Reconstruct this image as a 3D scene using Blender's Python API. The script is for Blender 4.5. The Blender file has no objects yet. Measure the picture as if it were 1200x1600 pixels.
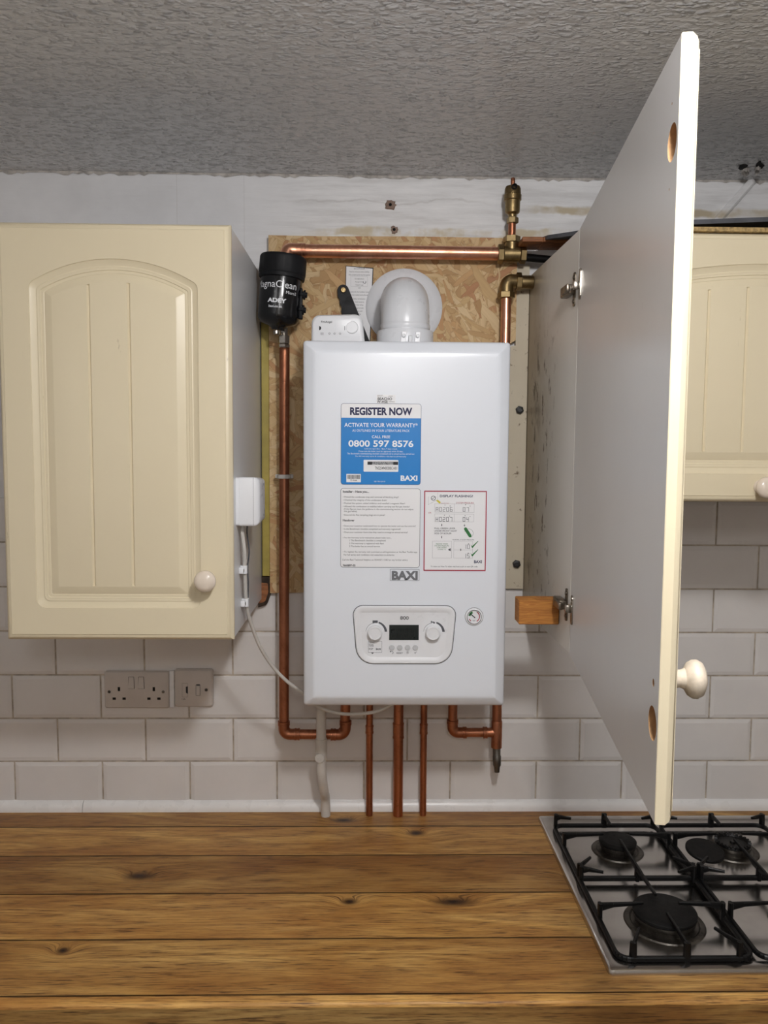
import bpy, bmesh, math, random
from mathutils import Vector, Matrix
from math import pi, sin, cos, sqrt, radians

random.seed(7)
S = bpy.context.scene
COL = S.collection

# ------------------------------------------------------------------ camera
cam_d = bpy.data.cameras.new('camera')
cam = bpy.data.objects.new('camera', cam_d)
COL.objects.link(cam)
S.camera = cam
PITCH, YAW, ROLL = -0.0800, -0.0206, -0.0069
cam.location = (0.2071, -1.8413, 1.7622)
_R = Matrix.Rotation(YAW, 3, 'Z') @ Matrix.Rotation(PITCH, 3, 'X') @ Matrix.Rotation(ROLL, 3, 'Y')
cam.rotation_euler = (_R @ Matrix.Rotation(pi / 2, 3, 'X')).to_euler()
cam_d.sensor_fit = 'VERTICAL'
cam_d.sensor_height = 36.0
cam_d.lens = 1269.7 / 1600 * 36.0
cam_d.clip_start = 0.01

# ------------------------------------------------------------------ light and exposure
S.view_settings.view_transform = 'Standard'
S.view_settings.look = 'None'
S.view_settings.gamma = 1.0
S.view_settings.use_curve_mapping = False
S.view_settings.exposure = 0.09
W = bpy.data.worlds.new('world')
S.world = W
W.use_nodes = True
W.node_tree.nodes['Background'].inputs[0].default_value = (0.9, 0.95, 1.0, 1)
W.node_tree.nodes['Background'].inputs[1].default_value = 0.3
LAMP = (0.43, -1.45, 2.335)
LAMP_POWER = 4.0
GLOW_POWER = 23.0
REAR_FILL_POWER = 15.0


def lamp_light(name, kind, loc, power, size, col=(1, 0.985, 0.985)):
    d = bpy.data.lights.new(name, kind)
    d.energy = power
    if kind == 'AREA':
        d.shape = 'DISK'
        d.size = size
    else:
        d.shadow_soft_size = size
    d.color = col
    o = bpy.data.objects.new(name, d)
    o.location = loc
    COL.objects.link(o)
    return o


# flush ceiling lamp: its face shines down, its rim glows sideways; an added, unseen fill light at the back of the room
lamp_light('ceiling_lamp_face', 'AREA', (LAMP[0], LAMP[1], LAMP[2] + 0.001), LAMP_POWER, 0.17)
lamp_light('ceiling_lamp_rim', 'POINT', (LAMP[0], LAMP[1], LAMP[2] - 0.045), GLOW_POWER, 0.05)
lamp_light('rear_fill_light', 'POINT', (0.3, -2.7, 2.25), REAR_FILL_POWER, 0.1)


# ------------------------------------------------------------------ material helpers
def lin(r, g=None, b=None):
    if g is None:
        r, g, b = r
    f = lambda c: (c / 255 / 12.92) if c / 255 <= 0.04045 else ((c / 255 + 0.055) / 1.055) ** 2.4
    return (f(r), f(g), f(b), 1.0)


class NT:
    def __init__(self, name):
        self.m = bpy.data.materials.new(name)
        self.m.use_nodes = True
        self.t = self.m.node_tree
        self.b = self.t.nodes['Principled BSDF']
        self._oc = None

    def n(self, kind, **kw):
        nd = self.t.nodes.new(kind)
        for k, v in kw.items():
            if k == 'inp':
                for a, b in v.items():
                    self.put(nd.inputs[a], b)
            else:
                setattr(nd, k, v)
        return nd

    def put(self, sock, v):
        if isinstance(v, bpy.types.NodeSocket):
            self.t.links.new(v, sock)
        else:
            if hasattr(sock.default_value, '__len__') and hasattr(v, '__len__') and len(sock.default_value) == 3:
                v = v[:3]
            sock.default_value = v

    def coords(self):
        if self._oc is None:
            self._oc = self.n('ShaderNodeTexCoord').outputs['Object']
        return self._oc

    def mapped(self, scale=(1, 1, 1), rot=(0, 0, 0), loc=(0, 0, 0), vec=None):
        return self.n('ShaderNodeMapping', inp={0: vec or self.coords(), 1: loc, 2: rot, 3: scale}).outputs[0]

    def noise(self, scale, detail=4, rough=0.55, vec=None, dist=0.0):
        return self.n('ShaderNodeTexNoise', inp={'Vector': vec or self.coords(), 'Scale': scale, 'Detail': detail,
                                                 'Roughness': rough, 'Distortion': dist}).outputs['Fac']

    def ramp(self, fac, stops, interp='LINEAR'):
        r = self.n('ShaderNodeValToRGB')
        r.color_ramp.interpolation = interp
        e = r.color_ramp.elements
        while len(e) < len(stops):
            e.new(0.5)
        for el, (p, c) in zip(e, stops):
            el.position = p
            el.color = c if hasattr(c, '__len__') else (c, c, c, 1)
        self.put(r.inputs[0], fac)
        return r.outputs[0]

    def mix(self, fac, a, b, mode='MIX'):
        m = self.n('ShaderNodeMix', data_type='RGBA', blend_type=mode)
        self.put(m.inputs[0], fac)
        self.put(m.inputs[6], a)
        self.put(m.inputs[7], b)
        return m.outputs[2]

    def math(self, op, a, b=0.0, c=0.0, clamp=False):
        m = self.n('ShaderNodeMath', operation=op, use_clamp=clamp)
        self.put(m.inputs[0], a)
        self.put(m.inputs[1], b)
        self.put(m.inputs[2], c)
        return m.outputs[0]

    def xyz(self, vec=None):
        s = self.n('ShaderNodeSeparateXYZ', inp={0: vec or self.coords()})
        return s.outputs

    def band(self, v, lo, hi, soft):
        a = self.n('ShaderNodeMapRange', interpolation_type='SMOOTHSTEP', inp={0: v, 1: lo - soft, 2: lo + soft, 3: 0.0, 4: 1.0}).outputs[0]
        b = self.n('ShaderNodeMapRange', interpolation_type='SMOOTHSTEP', inp={0: v, 1: hi - soft, 2: hi + soft, 3: 1.0, 4: 0.0}).outputs[0]
        return self.math('MULTIPLY', a, b)

    def bump(self, h, strength=0.3, dist=0.001, normal=None):
        b = self.n('ShaderNodeBump', inp={'Height': h, 'Strength': strength, 'Distance': dist})
        if normal is not None:
            self.put(b.inputs['Normal'], normal)
        return b.outputs[0]

    def out(self, color=None, rough=None, metal=None, normal=None, spec=None, coat=None):
        if color is not None:
            self.put(self.b.inputs['Base Color'], color)
        if rough is not None:
            self.put(self.b.inputs['Roughness'], rough)
        if metal is not None:
            self.put(self.b.inputs['Metallic'], metal)
        if normal is not None:
            self.put(self.b.inputs['Normal'], normal)
        if spec is not None:
            self.put(self.b.inputs['Specular IOR Level'], spec)
        if coat is not None:
            self.put(self.b.inputs['Coat Weight'], coat)
            self.put(self.b.inputs['Coat Roughness'], 0.12)
        return self.m


def plain(name, rgb, rough=0.5, metal=0.0, var=0.06, scale=25.0, bump=0.0, bscale=120.0, spec=None):
    t = NT(name)
    c = lin(rgb)
    d = tuple(x * (1 - var * 2.2) for x in c[:3]) + (1,)
    f = t.ramp(t.noise(scale, 5, 0.6), [(0.35, d), (0.65, c)])
    nm = t.bump(t.noise(bscale, 3), bump, 0.0006) if bump else None
    if var == 0:
        return t.out(c, rough, metal, nm, spec)
    return t.out(f, t.ramp(t.noise(scale * 2.3, 3), [(0.3, max(rough - 0.06, 0.03)), (0.7, rough + 0.06)]), metal, nm, spec)


def m_ceiling():
    t = NT('stippled_ceiling_paint')
    v = t.mapped((0.85, 1.35, 1.0), rot=(0, 0, 0.12))
    wv = t.n('ShaderNodeVectorMath', operation='ADD')
    sc = t.n('ShaderNodeVectorMath', operation='SCALE', inp={0: t.n('ShaderNodeTexNoise', inp={'Vector': v, 'Scale': 40.0, 'Detail': 3.0}).outputs['Color']})
    sc.inputs[3].default_value = 0.022
    t.put(wv.inputs[0], v)
    t.put(wv.inputs[1], sc.outputs[0])
    h = None
    for scl, wgt, thr in ((70.0, 1.0, 0.30), (118.0, 0.6, 0.35)):
        vo = t.n('ShaderNodeTexVoronoi', inp={'Vector': wv.outputs[0], 'Scale': scl})
        pk = t.ramp(vo.outputs['Distance'], [(0.05, 1.0), (0.30, 0.45), (0.55, 0.0)])
        rnd = t.ramp(t.n('ShaderNodeSeparateColor', inp={0: vo.outputs['Color']}).outputs[0], [(thr, 0.0), (thr + 0.35, 1.0)])
        q = t.math('MULTIPLY', t.math('MULTIPLY', pk, rnd), wgt)
        h = q if h is None else t.math('ADD', h, q)
    h = t.math('MULTIPLY_ADD', t.noise(55, 3, 0.55, v, 0.3), 0.55, h)
    nm = t.bump(h, 1.0, 0.0072)
    c = t.mix(t.noise(3, 3), lin(201, 201, 202), lin(212, 212, 213))
    return t.out(c, 0.24, 0, nm, 0.7)


def m_wall():
    t = NT('patched_white_emulsion')
    x, y, z = t.xyz()
    br = t.noise(14, 6, 0.65, t.mapped((0.35, 1, 3.0)))
    fine = t.noise(60, 5, 0.7, t.mapped((0.12, 1, 2.2)))
    streak = t.n('ShaderNodeMapRange', interpolation_type='SMOOTHSTEP', inp={0: t.math('MULTIPLY_ADD', t.noise(5, 3), 0.3, x), 1: 0.02, 2: 0.28, 3: 0.0, 4: 1.0}).outputs[0]
    smooth_ = t.ramp(t.noise(6, 4, 0.6), [(0.35, lin(212, 212, 214)), (0.65, lin(224, 224, 226))])
    rough_ = t.ramp(br, [(0.3, lin(204, 203, 203)), (0.5, lin(224, 224, 225)), (0.72, lin(236, 236, 237))])
    base = t.mix(streak, smooth_, rough_)
    base = t.mix(t.math('MULTIPLY', streak, t.ramp(fine, [(0.52, 0.0), (0.75, 0.28)])), base, lin(172, 169, 168))
    wob = t.math('MULTIPLY_ADD', t.math('SUBTRACT', t.noise(9, 4), 0.5), 0.05, z)
    st = t.ramp(t.noise(11, 4, 0.6), [(0.40, 0.0), (0.55, 1.0)])
    ochre = lin(190, 172, 130)
    b1 = t.math('MULTIPLY', t.band(wob, 2.226, 2.244, 0.004), t.band(x, 0.10, 0.72, 0.06))
    base = t.mix(t.math('MULTIPLY', b1, t.math('MULTIPLY', st, 0.75)), base, ochre)
    b2 = t.math('MULTIPLY', t.band(wob, 2.279, 2.297, 0.004), t.band(x, 0.56, 1.6, 0.03))
    base = t.mix(t.math('MULTIPLY', b2, t.math('MULTIPLY_ADD', st, 0.5, 0.3)), base, lin(176, 158, 120))
    # cracks and board joints in the old paint
    j1 = t.math('MULTIPLY', t.band(wob, 2.300, 2.303, 0.002), t.band(x, 0.05, 0.45, 0.05))
    base = t.mix(t.math('MULTIPLY', j1, 0.3), base, lin(150, 143, 137))
    j2 = t.math('MAXIMUM', t.band(x, -0.2165, -0.2150, 0.0008), t.band(x, -0.0690, -0.0675, 0.0008))
    base = t.mix(t.math('MULTIPLY', j2, 0.22), base, lin(150, 143, 137))
    nm = t.bump(t.math('ADD', br, fine), 0.35, 0.002)
    return t.out(base, 0.55, 0, nm)


def m_osb():
    t = NT('oriented_strand_board')
    stops = [(0.0, lin(184, 148, 102)), (0.2, lin(212, 180, 130)), (0.45, lin(224, 196, 148)), (0.7, lin(234, 210, 166)), (0.92, lin(208, 168, 118)), (1.0, lin(188, 138, 100))]
    col, hgt, edge = None, None, None
    for k, (ang, s, off) in enumerate([(0.2, 84, 0), (1.1, 70, 3.1), (-0.7, 76, 7.7), (2.3, 66, 13.3), (0.55, 60, 21.7), (-0.25, 96, 31.3), (1.6, 90, 41.9), (-1.1, 110, 53.3)]):
        v = t.mapped((1, 1, 1), rot=(0, ang, 0), loc=(off, 0, off * 0.7))
        v = t.mapped((0.15, 0.0, 1.0), vec=v)
        wv = t.n('ShaderNodeVectorMath', operation='ADD')
        nz = t.n('ShaderNodeTexNoise', inp={'Vector': t.coords(), 'Scale': 14.0, 'Detail': 2.0})
        sc = t.n('ShaderNodeVectorMath', operation='SCALE', inp={0: nz.outputs['Color']})
        sc.inputs[3].default_value = 0.03
        t.put(wv.inputs[0], v)
        t.put(wv.inputs[1], sc.outputs[0])
        vo = t.n('ShaderNodeTexVoronoi', inp={'Vector': wv.outputs[0], 'Scale': float(s)})
        de = t.n('ShaderNodeTexVoronoi', feature='DISTANCE_TO_EDGE', inp={'Vector': wv.outputs[0], 'Scale': float(s)}).outputs[0]
        rgb = t.n('ShaderNodeSeparateColor', inp={0: vo.outputs['Color']}).outputs
        grain = t.noise(210, 4, 0.7, t.mapped((0.16, 1, 1.0), vec=v))
        c = t.mix(t.math('MULTIPLY', grain, 0.5), t.ramp(rgb[0], stops), lin(142, 100, 58))
        e = t.ramp(de, [(0.0, 0.0), (0.05, 1.0)])
        if col is None:
            col, hgt, edge = c, rgb[1], e
        else:
            pick = t.math('GREATER_THAN', rgb[1], hgt)
            col = t.mix(pick, col, c)
            edge = t.math('ADD', t.math('MULTIPLY', pick, e), t.math('MULTIPLY', t.math('SUBTRACT', 1.0, pick), edge))
            hgt = t.math('MAXIMUM', hgt, rgb[1])
    col = t.mix(edge, t.mix(0.40, col, lin(128, 90, 54)), col)
    col = t.mix(t.ramp(t.noise(6, 3), [(0.4, 0.0), (0.75, 0.22)]), col, lin(150, 116, 74))
    nm = t.bump(t.math('MULTIPLY_ADD', edge, 0.3, hgt), 0.5, 0.002)
    return t.out(col, 0.62, 0, nm, 0.35)


def m_oak(name='oiled_oak', stave=True, dark=1.0):
    t = NT(name)
    x, y, z = t.xyz()
    at = t.n('ShaderNodeAttribute', attribute_name='tone').outputs['Fac'] if stave else 0.5
    sh = t.n('ShaderNodeCombineXYZ', inp={0: t.math('MULTIPLY', at, 13.7), 1: t.math('MULTIPLY', at, 5.1), 2: 0.0}).outputs[0]
    v0 = t.n('ShaderNodeVectorMath', operation='ADD', inp={0: t.coords(), 1: sh}).outputs[0]
    # knots: rings that bend the grain round them
    kd = None
    if stave:
        for (kx, ky, sx, sy) in [(-0.238, -0.293, 1, 1.9), (0.1775, -0.387, 1.9, 2.6), (0.372, -0.389, 0.75, 2.0), (0.318, -0.118, 1.5, 2.3), (0.157, -0.055, 1.1, 2.4), (-0.30, -0.53, 2.6, 3.0), (0.62, -0.30, 1.6, 2.4)]:
            dx = t.math('MULTIPLY', t.math('SUBTRACT', x, kx), sx)
            dy = t.math('MULTIPLY', t.math('SUBTRACT', y, ky), sy)
            d = t.math('SQRT', t.math('ADD', t.math('MULTIPLY', dx, dx), t.math('MULTIPLY', dy, dy)))
            kd = d if kd is None else t.math('SMOOTH_MIN', kd, d, 0.03)
        bend = t.math('MULTIPLY', t.math('POWER', 2.718, t.math('MULTIPLY', kd, -26.0)), 0.05)
        v0 = t.n('ShaderNodeVectorMath', operation='ADD', inp={0: v0, 1: t.n('ShaderNodeCombineXYZ', inp={0: 0.0, 1: bend, 2: 0.0}).outputs[0]}).outputs[0]
    big = t.noise(7, 3, 0.5, t.mapped((0.22, 1.3, 1.3), vec=v0), 0.6)
    cont = t.noise(1.0, 3, 0.45, t.mapped((1.1, 11, 11), vec=v0), 0.35)
    rings = t.math('MULTIPLY_ADD', t.math('SINE', t.math('MULTIPLY', cont, 62.0)), 0.5, 0.5)
    fine = t.noise(34, 5, 0.75, t.mapped((0.4, 8, 8), vec=v0), 0.15)
    pores = t.noise(150, 3, 0.6, t.mapped((0.14, 3.0, 3.0), rot=(0, 0, 0.05), vec=v0))
    blot = t.noise(5, 4, 0.6, t.mapped((0.6, 2.2, 2.2), vec=v0), 0.5)
    c = t.ramp(blot, [(0.30, lin(160, 112, 56)), (0.48, lin(202, 156, 86)), (0.70, lin(228, 188, 116))])
    c = t.mix(t.math('MULTIPLY', rings, 0.45), c, lin(142, 94, 44))
    c = t.mix(t.ramp(big, [(0.4, 0.0), (0.7, 0.4)]), c, lin(150, 96, 46))
    c = t.mix(t.ramp(fine, [(0.46, 0.0), (0.66, 0.55)]), c, lin(120, 74, 32))
    c = t.mix(t.math('MULTIPLY', t.ramp(pores, [(0.52, 0.0), (0.62, 0.85)]), t.math('MULTIPLY_ADD', rings, 0.6, 0.4)), c, lin(78, 46, 20))
    if stave:
        tone = t.ramp(at, [(0.0, (0.66, 0.62, 0.58, 1)), (1.0, (1.15, 1.12, 1.08, 1))])
        c = t.mix(1.0, c, tone, 'MULTIPLY')
        for yb in (-0.0847, -0.2134, -0.357, -0.5006, -0.6439):
            w_ = t.math('MULTIPLY_ADD', t.math('SUBTRACT', t.noise(9, 3, 0.6, t.mapped((1, 0.1, 0.1))), 0.5), 0.003, 0.0019)
            dd = t.math('ABSOLUTE', t.math('SUBTRACT', y, yb))
            seam = t.n('ShaderNodeMapRange', inp={0: t.math('SUBTRACT', dd, w_), 1: -0.0006, 2: 0.0010, 3: 0.85, 4: 0.0}).outputs[0]
            c = t.mix(seam, c, lin(46, 28, 14))
        kw = t.math('MULTIPLY_ADD', t.math('SUBTRACT', t.noise(60, 3, 0.6), 0.5), 0.012, kd)
        c = t.mix(t.ramp(kw, [(0.012, 0.95), (0.040, 0.0)]), c, lin(58, 33, 16))
        c = t.mix(t.ramp(kw, [(0.003, 1.0), (0.011, 0.0)]), c, lin(20, 12, 8))
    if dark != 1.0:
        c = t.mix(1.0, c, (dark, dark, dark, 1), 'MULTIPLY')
    nm = t.bump(t.math('SUBTRACT', 1.0, t.ramp(pores, [(0.55, 0.0), (0.68, 1.0)])), 0.25, 0.0006)
    return t.out(c, t.ramp(fine, [(0.3, 0.36), (0.7, 0.52)]), 0, nm, 0.4)


def m_pine(name, a, b, ends=False):
    t = NT(name)
    sc = (0.7, 1, 13)
    v = t.mapped(sc)
    w = t.n('ShaderNodeTexNoise', inp={'Vector': v, 'Scale': 26.0, 'Detail': 3.0, 'Distortion': 0.6}).outputs[0]
    f = t.noise(120, 3, 0.6, t.mapped((0.2, 1, 3)))
    c = t.ramp(w, [(0.35, lin(a)), (0.52, lin(b)), (0.6, lin(a)), (0.7, lin(b))])
    c = t.mix(t.math('MULTIPLY', f, 0.35), c, lin(tuple(int(k * 0.6) for k in a)))
    return t.out(c, 0.6, 0, t.bump(f, 0.3, 0.001))


def m_metal(name, a, b, rough, scale=18, stretch=(1, 1, 0.4), bump=0.08):
    t = NT(name)
    f = t.noise(scale, 6, 0.65, t.mapped(stretch), 0.4)
    g = t.noise(scale * 6, 4, 0.6)
    c = t.mix(t.ramp(f, [(0.38, 0.0), (0.66, 1.0)]), lin(a), lin(b))
    c = t.mix(t.ramp(g, [(0.58, 0.0), (0.75, 0.4)]), c, lin(tuple(int(k * 0.55) for k in b)))
    r = t.ramp(f, [(0.3, max(rough - 0.07, 0.04)), (0.7, rough + 0.1)])
    return t.out(c, r, 1.0, t.bump(g, bump, 0.0006))


def m_steel():
    t = NT('brushed_hob_steel')
    f = t.noise(90, 3, 0.6, t.mapped((0.05, 1.4, 1.4)))
    g = t.noise(9, 5, 0.6)
    c = t.mix(t.ramp(g, [(0.4, 0.0), (0.75, 0.8)]), lin(206, 203, 200), lin(170, 166, 162))
    r = t.math('MULTIPLY_ADD', f, 0.06, t.ramp(g, [(0.35, 0.12), (0.7, 0.22)]))
    return t.out(c, r, 1.0)


def m_side_panel():
    """white melamine with grime towards the wall"""
    t = NT('grimy_melamine_panel')
    x, y, z = t.xyz()
    c = t.mix(t.noise(5, 4), lin(220, 217, 210), lin(228, 226, 221))
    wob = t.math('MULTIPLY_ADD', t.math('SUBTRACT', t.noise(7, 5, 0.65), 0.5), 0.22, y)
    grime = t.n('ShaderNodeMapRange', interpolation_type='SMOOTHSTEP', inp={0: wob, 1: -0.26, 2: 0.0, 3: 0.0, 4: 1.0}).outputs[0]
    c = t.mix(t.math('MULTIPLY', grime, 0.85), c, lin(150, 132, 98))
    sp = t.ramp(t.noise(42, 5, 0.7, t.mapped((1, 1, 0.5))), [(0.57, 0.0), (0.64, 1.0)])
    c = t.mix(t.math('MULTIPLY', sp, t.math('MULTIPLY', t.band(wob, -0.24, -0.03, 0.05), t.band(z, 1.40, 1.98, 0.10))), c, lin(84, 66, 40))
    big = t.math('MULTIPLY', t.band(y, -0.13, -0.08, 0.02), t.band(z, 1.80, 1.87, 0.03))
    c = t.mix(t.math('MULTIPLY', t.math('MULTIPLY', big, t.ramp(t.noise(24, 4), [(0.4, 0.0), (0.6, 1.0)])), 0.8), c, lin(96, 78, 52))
    return t.out(c, 0.4, 0)


def m_strip():
    t = NT('dirty_cream_board')
    c = t.mix(t.noise(8, 4), lin(188, 176, 152), lin(208, 198, 178))
    sp = t.ramp(t.noise(60, 5, 0.7), [(0.62, 0.0), (0.70, 0.9)])
    c = t.mix(sp, c, lin(92, 66, 40))
    return t.out(c, 0.6, 0, t.bump(t.noise(50, 4), 0.3, 0.001))


def m_cream():
    t = NT('cream_vinyl_door')
    c = t.mix(t.noise(4, 3), lin(221, 208, 178), lin(226, 214, 185))
    sc = t.ramp(t.noise(48, 4, 0.7, t.mapped((1, 1, 0.25))), [(0.71, 0.0), (0.78, 0.55)])
    c = t.mix(sc, c, lin(150, 132, 98))
    return t.out(c, 0.36, 0, None, 0.45)


def m_carcass():
    t = NT('grey_white_melamine')
    c = t.mix(t.noise(5, 3), lin(218, 218, 218), lin(226, 226, 227))
    sp = t.ramp(t.noise(40, 5, 0.7, t.mapped((1, 1, 0.5))), [(0.70, 0.0), (0.78, 0.5)])
    c = t.mix(sp, c, lin(140, 136, 128))
    return t.out(c, 0.3, 0, None, 0.5)


M = dict(
    ceiling=m_ceiling(), wall=m_wall(), osb=m_osb(), oak=m_oak(), oak_edge_shaded=m_oak('oak_front_edge_shaded', False, 0.62),
    tile=plain('white_glazed_tile', (222, 219, 217), 0.16, 0, 0.03, 6, 0.08, 40),
    grout=plain('stained_grout', (196, 184, 168), 0.85, 0, 0.2, 40, 0.3),
    room=plain('room_paint', (214, 208, 200), 0.7, 0, 0.04, 4),
    floor=plain('grey_vinyl_floor', (150, 140, 128), 0.45, 0, 0.15, 9),
    trim=plain('white_plastic_trim', (240, 239, 238), 0.3, 0, 0.03, 12),
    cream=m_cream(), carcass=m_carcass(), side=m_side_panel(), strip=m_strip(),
    chip=plain('chipboard_edge', (196, 166, 112), 0.8, 0, 0.3, 160, 0.5, 260),
    mdf=plain('raw_mdf', (206, 162, 116), 0.75, 0, 0.12, 80, 0.2, 200),
    knob=plain('pale_ceramic_knob', (226, 212, 196), 0.2, 0, 0.03, 30),
    knob_worn=plain('worn_limed_wood_knob', (228, 214, 194), 0.42, 0, 0.12, 70, 0.2, 160),
    boiler=plain('white_powder_coat', (226, 230, 237), 0.24, 0, 0.0, 5),
    boilerside=plain('white_case_side', (214, 217, 222), 0.35, 0, 0.012, 5),
    white=plain('white_plastic', (228, 229, 232), 0.32, 0, 0.01, 14),
    offwhite=plain('aged_white_plastic', (206, 202, 196), 0.4, 0, 0.06, 18),
    socket=plain('white_moulded_socket', (200, 193, 187), 0.35, 0, 0.04, 16),
    flue=plain('white_flue_enamel', (226, 228, 232), 0.3, 0, 0.02, 10),
    grey=plain('grey_panel_relief', (196, 198, 201), 0.35, 0, 0.03, 20),
    ink=plain('black_print', (26, 26, 30), 0.6, 0, 0.05),
    navy=plain('navy_print', (24, 28, 74), 0.6, 0, 0.05),
    badge=plain('grey_badge_print', (112, 114, 119), 0.5, 0, 0.04),
    greyink=plain('grey_print', (82, 84, 90), 0.6, 0, 0.05),
    blue=plain('blue_sticker_vinyl', (0, 122, 198), 0.4, 0, 0.0),
    paper=plain('sticker_paper', (232, 232, 234), 0.5, 0, 0.0),
    red=plain('red_print', (164, 30, 56), 0.5, 0, 0.04),
    green=plain('green_print', (46, 118, 62), 0.5, 0, 0.08),
    yellow=plain('yellow_print', (222, 206, 62), 0.5, 0, 0.08),
    whiteink=plain('white_print', (236, 238, 242), 0.5, 0, 0.02),
    lcd=plain('dark_lcd', (30, 36, 36), 0.12, 0, 0.05),
    lcdseg=plain('lcd_segments', (12, 15, 15), 0.3, 0, 0.05),
    black=plain('black_plastic', (24, 25, 28), 0.55, 0, 0.15, 40, spec=0.25),
    gloss=plain('glossy_black_label', (17, 18, 21), 0.17, 0, 0.1, 30),
    enamel=plain('black_cast_enamel', (12, 12, 13), 0.42, 0, 0.2, 60, 0.3, 300, 0.3),
    cap=plain('matt_black_burner_cap', (18, 17, 17), 0.6, 0, 0.2, 50, 0.25, 300, 0.25),
    alu=m_metal('burner_aluminium', (120, 116, 110), (70, 66, 62), 0.4),
    copper=m_metal('copper_tube', (222, 166, 138), (196, 132, 104), 0.32, bump=0.0),
    copperdark=m_metal('tarnished_copper', (190, 128, 98), (144, 92, 68), 0.36, bump=0.0),
    brass=m_metal('dull_brass', (156, 136, 98), (112, 94, 64), 0.4, 30),
    chrome=m_metal('nickel_plate', (190, 185, 176), (140, 132, 122), 0.22, 60),
    hinge=m_metal('dull_hinge_steel', (140, 130, 118), (88, 80, 70), 0.34, 60),
    steel=m_steel(),
    slate=plain('dark_grey_board', (84, 86, 92), 0.7, 0, 0.2, 30, 0.4, 90),
    yellowwood=plain('yellow_painted_batten', (178, 160, 78), 0.55, 0, 0.12, 14, 0.2, 40),
    pine=m_pine('pine_end_block', (202, 138, 62), (164, 100, 40)),
    oldpine=m_pine('weathered_pine', (170, 108, 62), (124, 76, 44)),
    darkpine=plain('dark_rough_timber', (70, 54, 40), 0.85, 0, 0.3, 40, 0.5),
    bolt=plain('black_rubber_cap', (38, 37, 36), 0.5, 0, 0.15, 60),
    plaster=plain('torn_plaster', (196, 190, 184), 0.9, 0, 0.2, 60, 0.6, 200),
    hole=plain('dark_hole', (22, 18, 15), 0.95, 0, 0.2, 80),
    plug=plain('brown_wall_plug', (146, 122, 108), 0.7, 0, 0.15, 60),
    lampglass=plain('lamp_holder_white', (235, 235, 230), 0.4),
)


# ------------------------------------------------------------------ mesh helpers
def new():
    return bmesh.new()


def put(name, bm, mat, parent=None, smooth=35, recalc=True):
    """link a bmesh as ONE mesh object"""
    if recalc:
        bmesh.ops.recalc_face_normals(bm, faces=bm.faces)
    me = bpy.data.meshes.new(name)
    bm.to_mesh(me)
    bm.free()
    for m in (mat if isinstance(mat, (list, tuple)) else [mat]):
        me.materials.append(m)
    if smooth:
        for p in me.polygons:
            p.use_smooth = True
        me.set_sharp_from_angle(angle=radians(smooth))
    o = bpy.data.objects.new(name, me)
    COL.objects.link(o)
    if parent is not None:
        attach(o, parent)
    return o


def wmat(o):
    """world matrix from the chain (no view-layer update needed)"""
    if o.parent is None:
        return o.matrix_basis.copy()
    return wmat(o.parent) @ o.matrix_parent_inverse @ o.matrix_basis


def attach(o, parent):
    o.parent = parent
    o.matrix_parent_inverse = wmat(parent).inverted()


def tag(o, label, cat, group=None):
    o['label'] = label
    o['category'] = cat
    if group:
        o['group'] = group
    return o


def thing(name, label, cat, loc, group=None):
    o = bpy.data.objects.new(name, None)
    o.empty_display_size = 0.02
    o.location = loc
    COL.objects.link(o)
    return tag(o, label, cat, group)


def struct(o):
    o['kind'] = 'structure'
    return o


def copy_thing(root, delta, label):
    """copy of a thing with copies of its parts and sub-parts"""
    r = root.copy()
    COL.objects.link(r)
    r.location = Vector(root.location) + Vector(delta)
    if label:
        r['label'] = label

    def rec(src, dst):
        for ch in list(src.children):
            c = ch.copy()
            COL.objects.link(c)
            c.parent = dst
            rec(ch, c)
    rec(root, r)
    return r


def box(bm, x0, x1, y0, y1, z0, z1, bev=0.0, seg=2, mi=0):
    r = bmesh.ops.create_cube(bm, size=1.0)
    vs = r['verts']
    for v in vs:
        v.co = Vector(((x0 + x1) / 2 + v.co.x * (x1 - x0), (y0 + y1) / 2 + v.co.y * (y1 - y0), (z0 + z1) / 2 + v.co.z * (z1 - z0)))
    fs = set(f for v in vs for f in v.link_faces)
    if bev:
        es = list(set(e for v in vs for e in v.link_edges))
        rr = bmesh.ops.bevel(bm, geom=es, offset=bev, segments=seg, profile=0.5, affect='EDGES')
        fs = set(f for f in fs if f.is_valid) | set(rr['faces'])
    for f in fs:
        f.material_index = mi
    return [v for v in bm.verts if any(f in fs for f in v.link_faces)] if bev else vs


def ring_loft(bm, rings, cap0=True, cap1=True, closed=True, mi=0):
    """rings: lists of points, same length"""
    vv = [[bm.verts.new(p) for p in r] for r in rings]
    n = len(vv[0])
    for a, b in zip(vv, vv[1:]):
        for i in range(n if closed else n - 1):
            j = (i + 1) % n
            try:
                bm.faces.new((a[i], a[j], b[j], b[i])).material_index = mi
            except ValueError:
                pass
    if cap0:
        bm.faces.new(vv[0][::-1]).material_index = mi
    if cap1:
        bm.faces.new(vv[-1]).material_index = mi
    return vv


def lathe(bm, prof, origin, axis=(0, 0, 1), n=32, cap0=True, cap1=True, mi=0):
    """prof: (radius, distance along axis)"""
    o = Vector(origin)
    a = Vector(axis).normalized()
    u = a.orthogonal().normalized()
    w = a.cross(u)
    rings = []
    for r, h in prof:
        r = max(r, 1e-5)
        rings.append([o + a * h + (u * cos(2 * pi * i / n) + w * sin(2 * pi * i / n)) * r for i in range(n)])
    ring_loft(bm, rings, cap0, cap1, mi=mi)


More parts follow.
